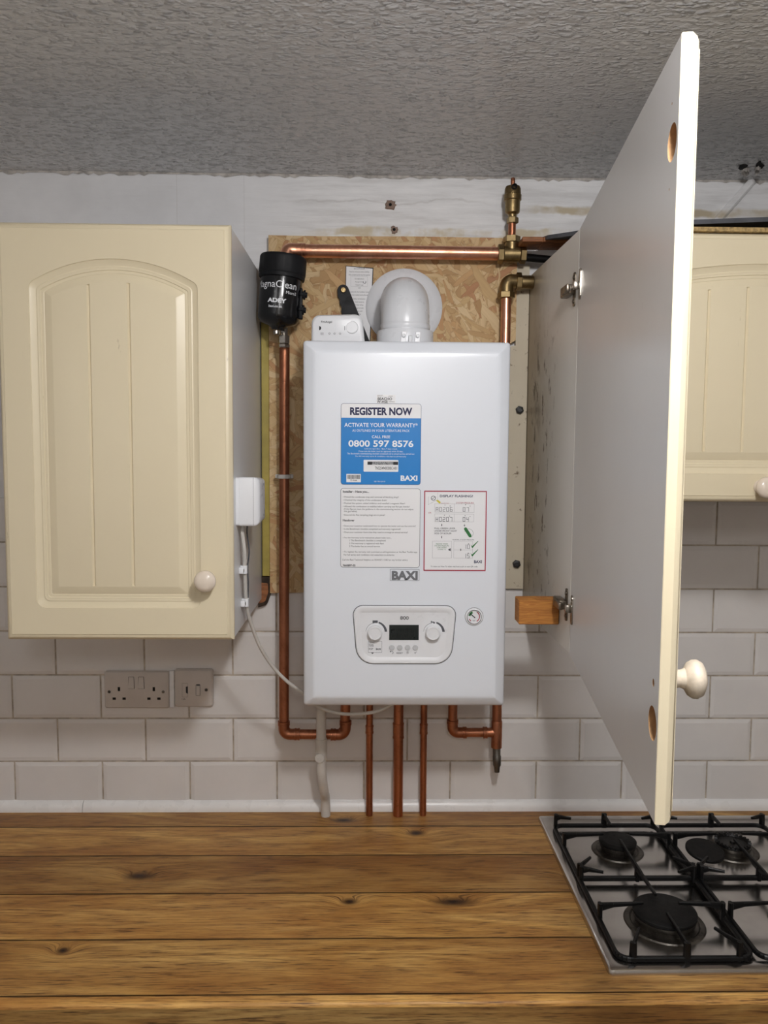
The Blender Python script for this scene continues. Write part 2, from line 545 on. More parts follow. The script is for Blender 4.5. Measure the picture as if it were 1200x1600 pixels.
def fillet(pts, rad, n=8):
    pts = [Vector(p) for p in pts]
    out = [pts[0]]
    for i in range(1, len(pts) - 1):
        p, a, b = pts[i], pts[i - 1], pts[i + 1]
        r = rad[i - 1] if isinstance(rad, (list, tuple)) else rad
        d1, d2 = (a - p), (b - p)
        ang = d1.angle(d2)
        if r <= 0 or ang > pi - 0.01:
            out.append(p)
            continue
        t = min(r / math.tan(ang / 2), d1.length * 0.49, d2.length * 0.49)
        r2 = t * math.tan(ang / 2)
        d1.normalize()
        d2.normalize()
        c = p + (d1 + d2).normalized() * (r2 / sin(ang / 2))
        s, e = p + d1 * t - c, p + d2 * t - c
        tot = s.angle(e)
        ax = s.cross(e).normalized()
        for k in range(n + 1):
            out.append(c + Matrix.Rotation(tot * k / n, 3, ax) @ s)
    out.append(pts[-1])
    return out


def catmull(pts, n=8):
    pts = [Vector(p) for p in pts]
    P = [pts[0] * 2 - pts[1]] + pts + [pts[-1] * 2 - pts[-2]]
    out = []
    for i in range(1, len(P) - 2):
        p0, p1, p2, p3 = P[i - 1:i + 3]
        for k in range(n):
            t = k / n
            out.append(0.5 * ((2 * p1) + (p2 - p0) * t + (2 * p0 - 5 * p1 + 4 * p2 - p3) * t * t + (3 * p1 - p0 - 3 * p2 + p3) * t ** 3))
    out.append(pts[-1])
    return out


def sweep(bm, path, r, n=16, cap=True, rads=None, flat=None):
    """tube along a polyline, parallel-transport frame"""
    path = [Vector(p) for p in path]
    tang = []
    for i in range(len(path)):
        a = path[max(i - 1, 0)]
        b = path[min(i + 1, len(path) - 1)]
        tang.append((b - a).normalized())
    u = tang[0].orthogonal().normalized()
    rings = []
    for i, p in enumerate(path):
        if i:
            q = tang[i - 1].rotation_difference(tang[i])
            u = (q @ u).normalized()
        w = tang[i].cross(u)
        rr = rads[i] if rads else r
        rings.append([p + (u * cos(2 * pi * k / n) + w * sin(2 * pi * k / n)) * rr for k in range(n)])
    ring_loft(bm, rings, cap, cap)


def round_poly(pts, rad, n=6):
    """2-D polygon with rounded corners"""
    out = []
    N = len(pts)
    for i in range(N):
        p = Vector(pts[i])
        a, b = Vector(pts[i - 1]), Vector(pts[(i + 1) % N])
        r = rad[i] if isinstance(rad, (list, tuple)) else rad
        d1, d2 = (a - p).normalized(), (b - p).normalized()
        ang = d1.angle(d2)
        if r <= 0 or ang > pi - 0.01:
            out.append(p)
            continue
        t = r / math.tan(ang / 2)
        c = p + (d1 + d2).normalized() * (r / sin(ang / 2))
        s, e = p + d1 * t - c, p + d2 * t - c
        a0 = math.atan2(s.y, s.x)
        a1 = math.atan2(e.y, e.x)
        da = (a1 - a0 + pi) % (2 * pi) - pi
        for k in range(n + 1):
            th = a0 + da * k / n
            out.append(c + Vector((cos(th), sin(th))) * r)
    return out


def inset_poly(pts, d):
    """inset of a convex CCW polygon"""
    N = len(pts)
    out = []
    for i in range(N):
        a, p, b = Vector(pts[i - 1]), Vector(pts[i]), Vector(pts[(i + 1) % N])
        e1, e2 = (p - a).normalized(), (b - p).normalized()
        n1, n2 = Vector((-e1.y, e1.x)), Vector((-e2.y, e2.x))
        out.append(p + (n1 + n2) * (d / (1 + n1.dot(n2))))
    return out


def rect(x0, x1, z0, z1):
    return [(x0, z0), (x1, z0), (x1, z1), (x0, z1)]


def plate(bm, pts, y0, y1, bev=0.0, mi=0):
    """2-D outline in x,z given thickness from y0 (back) to y1 (front, smaller y)"""
    P = [Vector(p) for p in pts]
    rings = [[(p.x, y0, p.y) for p in P]]
    if bev:
        Q = inset_poly(P, bev)
        rings.append([(p.x, y1 + bev, p.y) for p in P])
        rings.append([(p.x, y1, p.y) for p in Q])
    else:
        rings.append([(p.x, y1, p.y) for p in P])
    ring_loft(bm, rings, mi=mi)


def frame2d(bm, outer, inner, y):
    """flat printed outline between two polygons of equal length, at depth y (thin)"""
    ring_loft(bm, [[(p[0], y, p[1]) for p in outer], [(p[0], y, p[1]) for p in inner]], False, False)


_fc = {}


def glyphs(s, bold=0.0):
    k = (s, bold)
    if k not in _fc:
        c = bpy.data.curves.new('t', 'FONT')
        c.body = s
        c.size = 1.0
        c.offset = bold
        c.resolution_u = 3
        c.fill_mode = 'FRONT'
        o = bpy.data.objects.new('t', c)
        me = bpy.data.meshes.new_from_object(o)
        bpy.data.objects.remove(o)
        bpy.data.curves.remove(c)
        _fc[k] = me
    return _fc[k]


def text(bm, s, x, z, y, h=None, w=None, bold=0.0, align='L', fn=None, size=None):
    """lettering in the plane y; h = glyph height, w = width; x = left / centre / right, z = baseline"""
    me = glyphs(s, bold)
    xs = [v.co.x for v in me.vertices]
    ys = [v.co.y for v in me.vertices]
    x0, x1 = min(xs), max(xs)
    top = max(ys)
    sy = size if size else (h / top if h else None)
    sx = w / (x1 - x0) if w else sy
    if sy is None:
        sy = sx
    wid = (x1 - x0) * sx
    ox = x - x0 * sx - (0 if align == 'L' else wid / 2 if align == 'C' else wid)
    vs = []
    for v in me.vertices:
        p = Vector((ox + v.co.x * sx, y, z + v.co.y * sy))
        vs.append(bm.verts.new(fn(p) if fn else p))
    for p in me.polygons:
        try:
            bm.faces.new([vs[i] for i in p.vertices])
        except ValueError:
            pass


def ink(name, bm, mat, parent):
    return put(name, bm, mat, parent, smooth=0, recalc=False)


# seven-segment figures for displays
SEG = {'0': 'abcdef', '1': 'bc', '2': 'abged', '3': 'abgcd', '4': 'fgbc', '5': 'afgcd', '6': 'afgedc', '7': 'abc', '8': 'abcdefg', 'A': 'abcefg', 'H': 'bcefg', 'h': 'cefg', 'd': 'bcdeg', 'b': 'cdefg'}


def seg7(bm, s, x, z, w, h, t, y, gap=0.35):
    for ch in s:
        for sname in SEG.get(ch, ''):
            q = {'a': (0, w, h - t, h), 'd': (0, w, 0, t), 'g': (0, w, h / 2 - t / 2, h / 2 + t / 2), 'b': (w - t, w, h / 2, h), 'c': (w - t, w, 0, h / 2), 'f': (0, t, h / 2, h), 'e': (0, t, 0, h / 2)}[sname]
            vs = [bm.verts.new((x + a, y, z + b)) for a, b in ((q[0], q[2]), (q[1], q[2]), (q[1], q[3]), (q[0], q[3]))]
            bm.faces.new(vs)
        x += w * (1 + gap)


def quad2(bm, pts, y):
    bm.faces.new([bm.verts.new((p[0], y, p[1])) for p in pts])


def arc2(bm, cx, cz, r0, r1, a0, a1, y, n=14):
    """printed arc, angles in degrees"""
    P, Q = [], []
    for k in range(n + 1):
        a = radians(a0 + (a1 - a0) * k / n)
        ra = r1[0] + (r1[1] - r1[0]) * k / n if isinstance(r1, tuple) else r1
        P.append(bm.verts.new((cx + cos(a) * r0, y, cz + sin(a) * r0)))
        Q.append(bm.verts.new((cx + cos(a) * ra, y, cz + sin(a) * ra)))
    for k in range(n):
        bm.faces.new((P[k], P[k + 1], Q[k + 1], Q[k]))


WZ = 0.9156          # worktop surface
CEIL = 2.359
YB = -0.2975         # boiler front

# ================================================================== THE SETTING
bm = new()
box(bm, -1.0, 2.4, 0.006, 0.12, 0, 2.5)
wall = struct(put('wall_back', bm, M['wall'], smooth=0))
bm = new()
box(bm, -1.0, 2.4, -3.3, 0.12, CEIL, CEIL + 0.1)
struct(put('ceiling', bm, M['ceiling'], smooth=0))
bm = new()
box(bm, -1.0, 2.4, -3.3, 0.12, -0.1, 0)
struct(put('floor', bm, M['floor'], smooth=0))
for nm, b in (('wall_left', (-1.1, -1.0, -3.3, 0.12, 0, 2.5)), ('wall_right', (2.4, 2.5, -3.3, 0.12, 0, 2.5)), ('wall_front', (-1.0, 2.4, -3.4, -3.3, 0, 2.5))):
    bm = new()
    box(bm, *b)
    struct(put(nm, bm, M['room'], smooth=0))

# tiled splashback: every tile has a pillowed edge
bm = new()
TZ, TR, TX = 1.0309, 0.1021, 0.202
G = 0.0010
for k in range(-2, 8):
    z0, z1 = TZ + TR * k, TZ + TR * (k + 1)
    off = 0.0 if k % 2 else 0.5
    for i in range(-8, 9):
        x0, x1 = (i + off) * TX, (i + off + 1) * TX
        if x0 < -0.999 or x1 > 2.3:
            continue
        if k >= 4 and -0.13 < x0 and x1 < 0.7:
            continue
        if k >= 6 and x0 < 0.5:
            continue
        a = [(x0 + G, z0 + G), (x1 - G, z0 + G), (x1 - G, z1 - G), (x0 + G, z1 - G)]
        b = inset_poly(a, 0.0012)
        c = inset_poly(a, 0.0095)
        tl = random.uniform(-0.0006, 0.0006)
        tm = random.uniform(-0.0006, 0.0006)
        ring_loft(bm, [[(p[0], 0.005, p[1]) for p in a], [(p[0], 0.0022, p[1]) for p in b],
                       [(p[0], 0.0004 + tl * (1 if j in (0, 3) else -1) + tm * (1 if j < 2 else -1), p[1]) for j, p in enumerate(c)]], cap0=False)
tiles = struct(put('wall_tiles', bm, M['tile'], smooth=0))
bm = new()
for (x0, x1, z1) in ((-0.99, -0.03, 1.64), (-0.03, 0.56, 1.4385), (0.56, 2.3, 1.845)):
    box(bm, x0, x1, 0.0035, 0.0075, 0.8, z1)
struct(put('wall_grout', bm, M['grout'], smooth=0))

# white quadrant bead between tile and worktop, cracked in two lengths
for nm, x0, x1 in (('trim_1', -0.99, -0.4478), ('trim_2', -0.4465, 2.3)):
    bm = new()
    pr = [(0.006, WZ), (-0.0125, WZ), (-0.0125, WZ + 0.004), (-0.011, WZ + 0.012), (-0.007, WZ + 0.019), (-0.001, WZ + 0.0235), (0.006, WZ + 0.024)]
    ring_loft(bm, [[(x0, p[0], p[1]) for p in pr], [(x1, p[0], p[1]) for p in pr]])
    struct(put(nm, bm, M['trim']))

# ragged paint line where the wall meets the ceiling
bm = new()
xs = [-0.99 + 0.011 * i for i in range(300)]
up = [bm.verts.new((x, 0.0045, CEIL)) for x in xs]
dn = [bm.verts.new((x, 0.0040 + random.uniform(-0.001, 0.001), CEIL - 0.003 - 0.006 * random.random() ** 2)) for x in xs]
for i in range(len(xs) - 1):
    bm.faces.new((up[i], up[i + 1], dn[i + 1], dn[i]))
struct(put('trim_3', bm, M['plaster'], smooth=0))

# ================================================================== WORKTOP
bm = new()
tone = bm.verts.layers.float.new('tone')
bounds = [0.006, -0.0847, -0.2134, -0.357, -0.5006, -0.6439, -0.6655]
for k in range(6):
    before = set(bm.verts)
    y0, y1 = bounds[k + 1] + 0.0009, bounds[k] - 0.0009
    if k < 5:
        box(bm, -0.995, 2.39, y0, y1, WZ - 0.04, WZ)
    else:
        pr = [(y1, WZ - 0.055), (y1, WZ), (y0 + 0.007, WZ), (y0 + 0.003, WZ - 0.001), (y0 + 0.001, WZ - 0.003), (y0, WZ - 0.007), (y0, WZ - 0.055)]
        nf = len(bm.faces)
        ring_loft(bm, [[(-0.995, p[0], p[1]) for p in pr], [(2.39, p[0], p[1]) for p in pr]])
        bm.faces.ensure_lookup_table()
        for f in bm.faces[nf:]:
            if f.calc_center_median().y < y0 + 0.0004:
                f.material_index = 2  # front face: shade put into a darker copy of the oak
    for v in bm.verts:
        if v not in before:
            v[tone] = [0.35, 0.68, 0.18, 0.72, 0.42, 0.98][k]
box(bm, -0.995, 2.39, -0.64, 0.005, WZ - 0.038, WZ - 0.003, mi=1)
tag(put('worktop', bm, [M['oak'], M['hole'], M['oak_edge_shaded']]), 'oiled oak stave kitchen worktop running below the boiler', 'worktop')


# ================================================================== CABINETS
def panel_outline(d, cx, w, zb, zs, R, zc, ts, r):
    """arched outline inset by d; ts = arch sample positions in -1..1"""
    ww, zb2, RR = w - d, zb + d, R - d
    zsh = zc + sqrt(max(RR * RR - ww * ww, 0))
    r = max(r - d * 0.55, 0.0015)
    P = []

    def corner(px, pz, d1, d2, n=4):
        d1, d2 = Vector(d1).normalized(), Vector(d2).normalized()
        ang = d1.angle(d2)
        t = r / math.tan(ang / 2)
        c = Vector((px, pz)) + (d1 + d2).normalized() * (r / sin(ang / 2))
        s, e = Vector((px, pz)) + d1 * t - c, Vector((px, pz)) + d2 * t - c
        a0, a1 = math.atan2(s.y, s.x), math.atan2(e.y, e.x)
        da = (a1 - a0 + pi) % (2 * pi) - pi
        return [c + Vector((cos(a0 + da * k / n), sin(a0 + da * k / n))) * r for k in range(n + 1)]
    P += corner(cx - ww, zb2, (0, 1), (1, 0))
    P += [Vector((cx + t * (ww - r), zb2)) for t in ts]
    P += corner(cx + ww, zb2, (-1, 0), (0, 1))
    sl = ww / sqrt(RR * RR - ww * ww)
    P += corner(cx + ww, zsh, (0, -1), (-1, sl))
    rr = ww - r * 1.2
    P += [Vector((cx + t * rr, zc + sqrt(RR * RR - (t * rr) ** 2))) for t in reversed(ts)]
    P += corner(cx - ww, zsh, (1, sl), (0, -1))
    return P


def door_mesh(x0, x1, z0, z1, T, grooves, rise, margins, xf, holes=()):
    """routed arch-panel door. Local: back at y=0, front at y=-T. xf maps local to world."""
    bm = new()
    cx, w = (x0 + x1) / 2, (x1 - x0) / 2 - margins[0]
    zb, ztop = z0 + margins[1], z1 - margins[2]
    zs = ztop - rise
    R = (w * w + rise * rise) / (2 * rise)
    zc = ztop - R
    wi = w - 0.039
    gt = []
    for g in grooves:
        gt += [(g - 0.0030 - cx) / wi, (g + 0.0030 - cx) / wi]
    ts = sorted(gt)
    fill = [t for t in [-0.96 + 0.08 * k for k in range(25)] if all(abs(t - q) > 0.02 for q in ts) and
            not any(ts[2 * i] - .005 < t < ts[2 * i + 1] + .005 for i in range(len(ts) // 2))]
    ts = sorted(ts + fill)
    prof = [(0.0, 0.0), (0.0007, 0.0016), (0.006, 0.0046), (0.0105, 0.0058), (0.0125, 0.0052), (0.0145, 0.0058), (0.0175, 0.0058), (0.0185, 0.0072), (0.023, 0.0072),
            (0.024, 0.0078), (0.037, 0.0022), (0.039, 0.0018)]
    outl = [panel_outline(d, cx, w, zb, zs, R, zc, ts, 0.016) for d, _ in prof]
    rings = [[Vector((p.x, -T + dep, p.y)) for p in o] for o, (_, dep) in zip(outl, prof)]
    vv = ring_loft(bm, rings, False, False)
    # rails and stiles: between the routed outline and the outer rectangle
    oz = [(x0 + 0.011, z0 + 0.011), (x1 - 0.011, z0 + 0.011), (x1 - 0.011, z1 - 0.011), (x0 + 0.011, z1 - 0.011)]
    rim = [bm.verts.new((p[0], -T, p[1])) for p in oz]
    es = [bm.edges.new((rim[i], rim[(i + 1) % 4])) for i in range(4)]
    es += [e for e in bm.edges if e.verts[0] in vv[0] and e.verts[1] in vv[0]]
    bmesh.ops.triangle_fill(bm, edges=es, use_dissolve=False, normal=(0, -1, 0))
    # moulded outer edge
    rect_ = [(x0, z0), (x1, z0), (x1, z1), (x0, z1)]
    prev = rim
    for ins, dep in ((0.0100, 0.0012), (0.0060, 0.0022), (0.0025, 0.0050), (0.0, 0.0095), (0.0, T - 0.0008), (0.0008, T)):
        q = inset_poly(rect_, ins)
        cur = [bm.verts.new((p[0], -T + dep, p[1])) for p in q]
        for i in range(4):
            bm.faces.new((prev[i], prev[(i + 1) % 4], cur[(i + 1) % 4], cur[i]))
        prev = cur
    # back, with any bored cups
    if holes:
        es = [bm.edges.get((prev[i], prev[(i + 1) % 4])) for i in range(4)]
        for (hx, hz, hr, hd) in holes:
            ring = [bm.verts.new((hx + cos(2 * pi * k / 28) * hr, 0, hz + sin(2 * pi * k / 28) * hr)) for k in range(28)]
            es += [bm.edges.new((ring[k], ring[(k + 1) % 28])) for k in range(28)]
            bot = [bm.verts.new((v.co.x, -hd, v.co.z)) for v in ring]
            for k in range(28):
                bm.faces.new((ring[k], ring[(k + 1) % 28], bot[(k + 1) % 28], bot[k])).material_index = 2
            bm.faces.new(bot).material_index = 2
        r = bmesh.ops.triangle_fill(bm, edges=es, use_dissolve=False, normal=(0, 1, 0))
        for f in r['geom']:
            if isinstance(f, bmesh.types.BMFace):
                f.material_index = 1
    else:
        bm.faces.new(prev).material_index = 1
    # centre panel boards with V grooves
    inner = vv[-1]
    nC, nT = 5, len(ts)
    bl, bot_, br = inner[:nC], inner[nC:nC + nT], inner[nC + nT:2 * nC + nT]
    tr, arch, tl = inner[2 * nC + nT:3 * nC + nT], inner[3 * nC + nT:3 * nC + 2 * nT][::-1], inner[3 * nC + 2 * nT:]
    gi = []
    for g in sorted(grooves):
        k = min(range(nT), key=lambda q: abs(ts[q] - (g - 0.0030 - cx) / wi))
        gi.append((k, k + 1))
    start = None
    lo = 0
    for n_, (a, b) in enumerate(gi + [(nT - 1, None)]):
        low = bot_[lo:a + 1]
        high = arch[lo:a + 1][::-1]
        poly = (list(bl) if n_ == 0 else []) + low
        if b is None:
            poly += list(br) + list(tr)
        poly += high
        if n_ == 0:
            poly += list(tl)
        bm.faces.new(poly)
        if b is not None:
            m0 = bm.verts.new(((bot_[a].co.x + bot_[b].co.x) / 2, -T + 0.0052, bot_[a].co.z + 0.001))
            m1 = bm.verts.new(((arch[a].co.x + arch[b].co.x) / 2, -T + 0.0052, arch[a].co.z - 0.001))
            bm.faces.new((bot_[a], m0, m1, arch[a]))
            bm.faces.new((m0, bot_[b], arch[b], m1))
            bm.faces.new((bot_[a], bot_[b], m0))
            bm.faces.new((arch[a], m1, arch[b]))
            lo = b
    bm.transform(xf)
    return bm


def knob_mesh(pos, axis, k=1.0, n=28):
    bm = new()
    p = [(0.0125, 0), (0.0125, 0.002), (0.0098, 0.005), (0.0085, 0.010), (0.0105, 0.0145), (0.016, 0.0175), (0.0188, 0.022), (0.0190, 0.0265), (0.0165, 0.031), (0.011, 0.0338), (0.005, 0.0348), (0.0, 0.035)]
    lathe(bm, [(r * k, h * k) for r, h in p], pos, axis, n)
    return bm


I4 = Matrix.Identity(4)
# left-hand wall cabinet
lc = thing('wall_cabinet', 'tall cream wall cabinet with one arched panel door, left of the boiler', 'cabinet', (-0.2285, -0.2, 1.4165))
bm = new()
x0, x1, z0, z1, yf = -0.424, -0.032, 1.4165, 2.141, -0.385
box(bm, x0, x0 + 0.018, yf, 0.0, z0, z1, 0.0006, 1)
box(bm, x1 - 0.018, x1, yf, 0.0, z0, z1, 0.0006, 1)
box(bm, x0 + 0.018, x1 - 0.018, yf, 0.0, z0, z0 + 0.018)
box(bm, x0 + 0.018, x1 - 0.018, yf, 0.0, z1 - 0.018, z1)
box(bm, x0 + 0.018, x1 - 0.018, -0.012, -0.004, z0 + 0.018, z1 - 0.018)
box(bm, x0 + 0.018, x1 - 0.018, yf + 0.03, -0.012, 1.77, 1.786)
put('carcass', bm, M['carcass'], lc)
bm = door_mesh(-0.4345, -0.0315, 1.4146, 2.1425, 0.019, (-0.2775, -0.2072), 0.0425, (0.0565, 0.0584, 0.061), Matrix.Translation((0, -0.386, 0)))
d = put('door', bm, [M['cream'], M['carcass']], lc, 25)
put('knob', knob_mesh((-0.0760, -0.405, 1.5255), (0, -1, 0)), M['knob'], d)

# right-hand wall cabinet over the hob
rc = thing('wall_cabinet', 'short wide cream wall cabinet over the hob, behind the open cupboard door', 'cabinet', (0.93, -0.2, 1.67))
bm = new()
x0, x1, z0, z1 = 0.598, 1.258, 1.671, 2.140
box(bm, x0, x0 + 0.018, yf, 0.0, z0, z1, 0.0006, 1)
box(bm, x1 - 0.018, x1, yf, 0.0, z0, z1, 0.0006, 1)
box(bm, x0 + 0.018, x1 - 0.018, yf, 0.0, z0, z0 + 0.018)
box(bm, x0 + 0.018, x1 - 0.018, -0.012, -0.004, z0 + 0.018, z1)
put('carcass', bm, M['carcass'], rc)
bm = new()
box(bm, x0, x1, -0.405, 0.0, z1, z1 + 0.0075, 0.0006, 1)
o = put('top_board', bm, M['chip'], rc)
o['label'] = 'bare chipboard top edge'
bm = door_mesh(0.5765, 1.2395, 1.6685, 2.1385, 0.019, [0.907 + 0.0345 * k for k in (-7, -5, -3, -1, 1, 3, 5, 7) if abs(k) < 6], 0.0425, (0.0485, 0.0500, 0.053), Matrix.Translation((0, -0.386, 0)))
d = put('door', bm, [M['cream'], M['carcass']], rc, 25)
put('knob', knob_mesh((0.9085, -0.405, 1.6955), (0, -1, 0)), M['knob'], d)

# boiler cupboard: its remaining side panel, the two hinges and the wide-open door
bc = thing('boiler_cupboard', 'open boiler cupboard: grimy white side panel with its wide-open door', 'cupboard', (0.583, -0.2, 1.392))
bm = new()
box(bm, 0.574, 0.5915, -0.400, 0.0, 1.392, 2.142, 0.0006, 1)
for v in bm.verts:
    if v.co.y > -0.1:
        v.co.x -= 0.009
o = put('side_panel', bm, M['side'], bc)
o['label'] = 'white side panel stained brown toward the wall'
TH = radians(83.1)
HX, HY = 0.5740, -0.4030
XF = Matrix.Translation((HX, HY, 0)) @ Matrix.Rotation(TH, 4, 'Z')
DW, DZ0, DZ1 = 0.670, 1.3905, 2.1435
bm = door_mesh(-DW, 0.0, DZ0, DZ1, 0.0195, [-0.335 + 0.0345 * k for k in (-5, -3, -1, 1, 3, 5)], 0.0425, (0.0485, 0.0584, 0.061), XF,
               holes=((-DW + 0.0235, 2.054, 0.0175, 0.0125), (-DW + 0.0235, 1.4855, 0.0175, 0.0125), (-DW + 0.0245, 1.527, 0.004, 0.006), (-DW + 0.029, 2.012, 0.0013, 0.004), (-DW + 0.029, 2.092, 0.0013, 0.004)))
door = put('door', bm, [M['cream'], M['carcass'], M['mdf']], bc, 25)
door['label'] = 'wide door standing open, grey-white inside with two empty hinge cups'
kp = XF @ Vector((-DW + 0.043, -0.0195, 1.527))
ka = XF.to_3x3() @ Vector((0, -1, 0))
put('knob', knob_mesh(kp, ka, 1.05), M['knob_worn'], door)
for hz in (2.043, 1.4765):
    bm = new()
    xs = 0.574
    # mounting cross on the panel
    plate_pts = round_poly([(-0.385, hz - 0.030), (-0.371, hz - 0.030), (-0.371, hz + 0.030), (-0.385, hz + 0.030)], 0.0055)
    ring_loft(bm, [[(xs, p.x, p.y) for p in plate_pts], [(xs - 0.0025, p.x, p.y) for p in plate_pts]])
    box(bm, xs - 0.016, xs - 0.002, -0.385, -0.333, hz - 0.0085, hz + 0.0085, 0.002, 2)
    box(bm, xs - 0.020, xs - 0.013, -0.398, -0.352, hz - 0.0065, hz + 0.0065, 0.0015, 2)
    for sy, sz in ((-0.378, 0.021), (-0.378, -0.021)):
        lathe(bm, [(0.004, 0), (0.004, 0.0012), (0.0028, 0.0020), (0.0, 0.0021)], (xs - 0.0025, sy, hz + sz), (-1, 0, 0), 12)
    for sy in (-0.372, -0.348):
        lathe(bm, [(0.0036, 0), (0.0036, 0.0013), (0.0015, 0.0016), (0.0012, 0.0002)], (xs - 0.0165, sy, hz), (-1, 0, 0), 12)
    h = put('hinge', bm, M['hinge'], bc)
    # cup flange screwed to the door back
    bm = new()
    fl = round_poly([(-0.034, hz - 0.026), (-0.016, hz - 0.026), (-0.016, hz + 0.026), (-0.034, hz + 0.026)], 0.006)
    ring_loft(bm, [[(p.x, 0.0, p.y) for p in fl], [(p.x, 0.0022, p.y) for p in fl]])
    box(bm, -0.020, -0.006, 0.001, 0.012, hz - 0.007, hz + 0.007, 0.002, 2)
    bm.transform(XF)
    put('hinge_cup', bm, M['chrome'], h)

# timber offcuts round the cupboard
bm = new()
box(bm, 0.4950, 0.5710, -0.330, -0.286, 1.4286, 1.4752, 0.0012, 1)
tag(put('timber_block', bm, M['pine']), 'sawn orange pine block under the lower hinge of the side panel', 'wood block')
bm = new()
box(bm, 0.5295, 0.5735, -0.104, -0.030, 2.1935, 2.2035, 0.001, 1)
box(bm, 0.5735, 0.680, -0.104, -0.030, 2.1935, 2.2035, 0.001, 1)
tag(put('timber_lath', bm, M['oldpine']), 'thin brown timber lath above the side panel, beside the brass tee', 'wood lath')
bm = new()
q = [(0.577, -0.06, 2.2125), (1.62, -0.06, 2.250), (1.62, -0.385, 2.205), (0.68, -0.385, 2.160), (0.577, -0.125, 2.2015)]
ring_loft(bm, [[Vector(p) - Vector((0, 0, 0.008)) for p in q], [Vector(p) for p in q]])
tag(put('dark_board', bm, M['slate'], smooth=0), 'dark grey board offcut lying on top of the right wall cabinet', 'board')

# ================================================================== BACKING BOARDS BEHIND THE BOILER
bm = new()
top = [(-0.0125, 2.2225), (0.12, 2.2215), (0.30, 2.2235), (0.535, 2.2225)]
out = [(-0.0125, 1.430), (0.20, 1.4345), (0.515, 1.4325), (0.5155, 1.99), (0.535, 2.0), ] + top[::-1]
ring_loft(bm, [[(p[0], 0.0055, p[1]) for p in out], [(p[0], -0.015, p[1]) for p in out]])
tag(put('backing_board', bm, M['osb'], smooth=0), 'strand board panel screwed to the wall behind the boiler', 'board')
bm = new()
box(bm, -0.0295, -0.0130, -0.016, 0.0055, 1.469, 2.06, 0.001, 1)
tag(put('timber_batten', bm, M['yellowwood']), 'yellow painted batten between left cabinet and strand board', 'batten')
bm = new()
out = [(0.5165, 1.441), (0.5640, 1.4405), (0.5640, 2.165), (0.5360, 2.165), (0.5360, 1.99), (0.5165, 1.985)]
ring_loft(bm, [[(p[0], 0.0055, p[1]) for p in out], [(p[0], -0.010, p[1]) for p in out]])
tag(put('backing_strip', bm, M['strip'], smooth=0), 'dirty cream board strip between boiler and cupboard side panel', 'board')
for hz, lb in ((1.8467, 'upper black cap on the dirty strip right of the boiler'), (1.4984, 'lower black cap on the dirty strip, above the pine block')):
    bm = new()
    lathe(bm, [(0.0095, 0), (0.0095, 0.005), (0.0085, 0.0085), (0.0055, 0.0095), (0.0050, 0.0068), (0.0, 0.0068)], (0.5475, -0.0100, hz), (0, -1, 0), 6)
    tag(put('bolt_cap', bm, M['bolt']), lb, 'bolt cap')
# rough rounded timber end under the yellow batten
bm = new()
t0 = thing('timber_offcut', 'rough rounded timber end under the yellow batten beside the cable clips', 'wood offcut', (-0.02, 0, 1.40))
pts = round_poly([(-0.040, 1.396), (-0.020, 1.402), (-0.0105, 1.430), (-0.0115, 1.466), (-0.040, 1.468)], [0, 0.012, 0.016, 0.004, 0])
plate(bm, pts, 0.001, -0.012)
put('bark_edge', bm, M['darkpine'], t0)
bm = new()
pts = round_poly([(-0.040, 1.406), (-0.024, 1.409), (-0.0165, 1.432), (-0.0175, 1.452), (-0.040, 1.454)], [0, 0.010, 0.010, 0.003, 0])
plate(bm, pts, -0.011, -0.0135)
put('sawn_face', bm, M['oldpine'], t0)

# screw holes left in the painted wall
for k, (hx, hz, lb) in enumerate(((0.2544, 2.2962, 'torn screw hole in the wall nearest the ceiling'), (0.2633, 2.2425, 'brown wall plug hole just above the strand board'))):
    w_ = thing('wall_plug', lb, 'wall plug', (hx, 0.004, hz))
    bm = new()
    n = 18
    ring = []
    for i in range(n):
        a = 2 * pi * i / n
        r = (0.0085 if k else 0.011) * (0.75 + 0.45 * random.random())
        ring.append((hx + cos(a) * r * (1.25 if not k else 1), sin(a) * r + hz))
    ring_loft(bm, [[(p[0], 0.0062, p[1]) for p in ring], [(hx + (p[0] - hx) * 0.8, 0.0035, hz + (p[1] - hz) * 0.8) for p in ring]])
    put('torn_patch', bm, M['plug'], w_)
    bm = new()
    lathe(bm, [(0.0034, 0), (0.0034, 0.0012), (0.0022, 0.0013), (0.002, 0.0004)], (hx, 0.0036, hz), (0, -1, 0), 14)
    put('screw_hole', bm, M['hole'], w_)

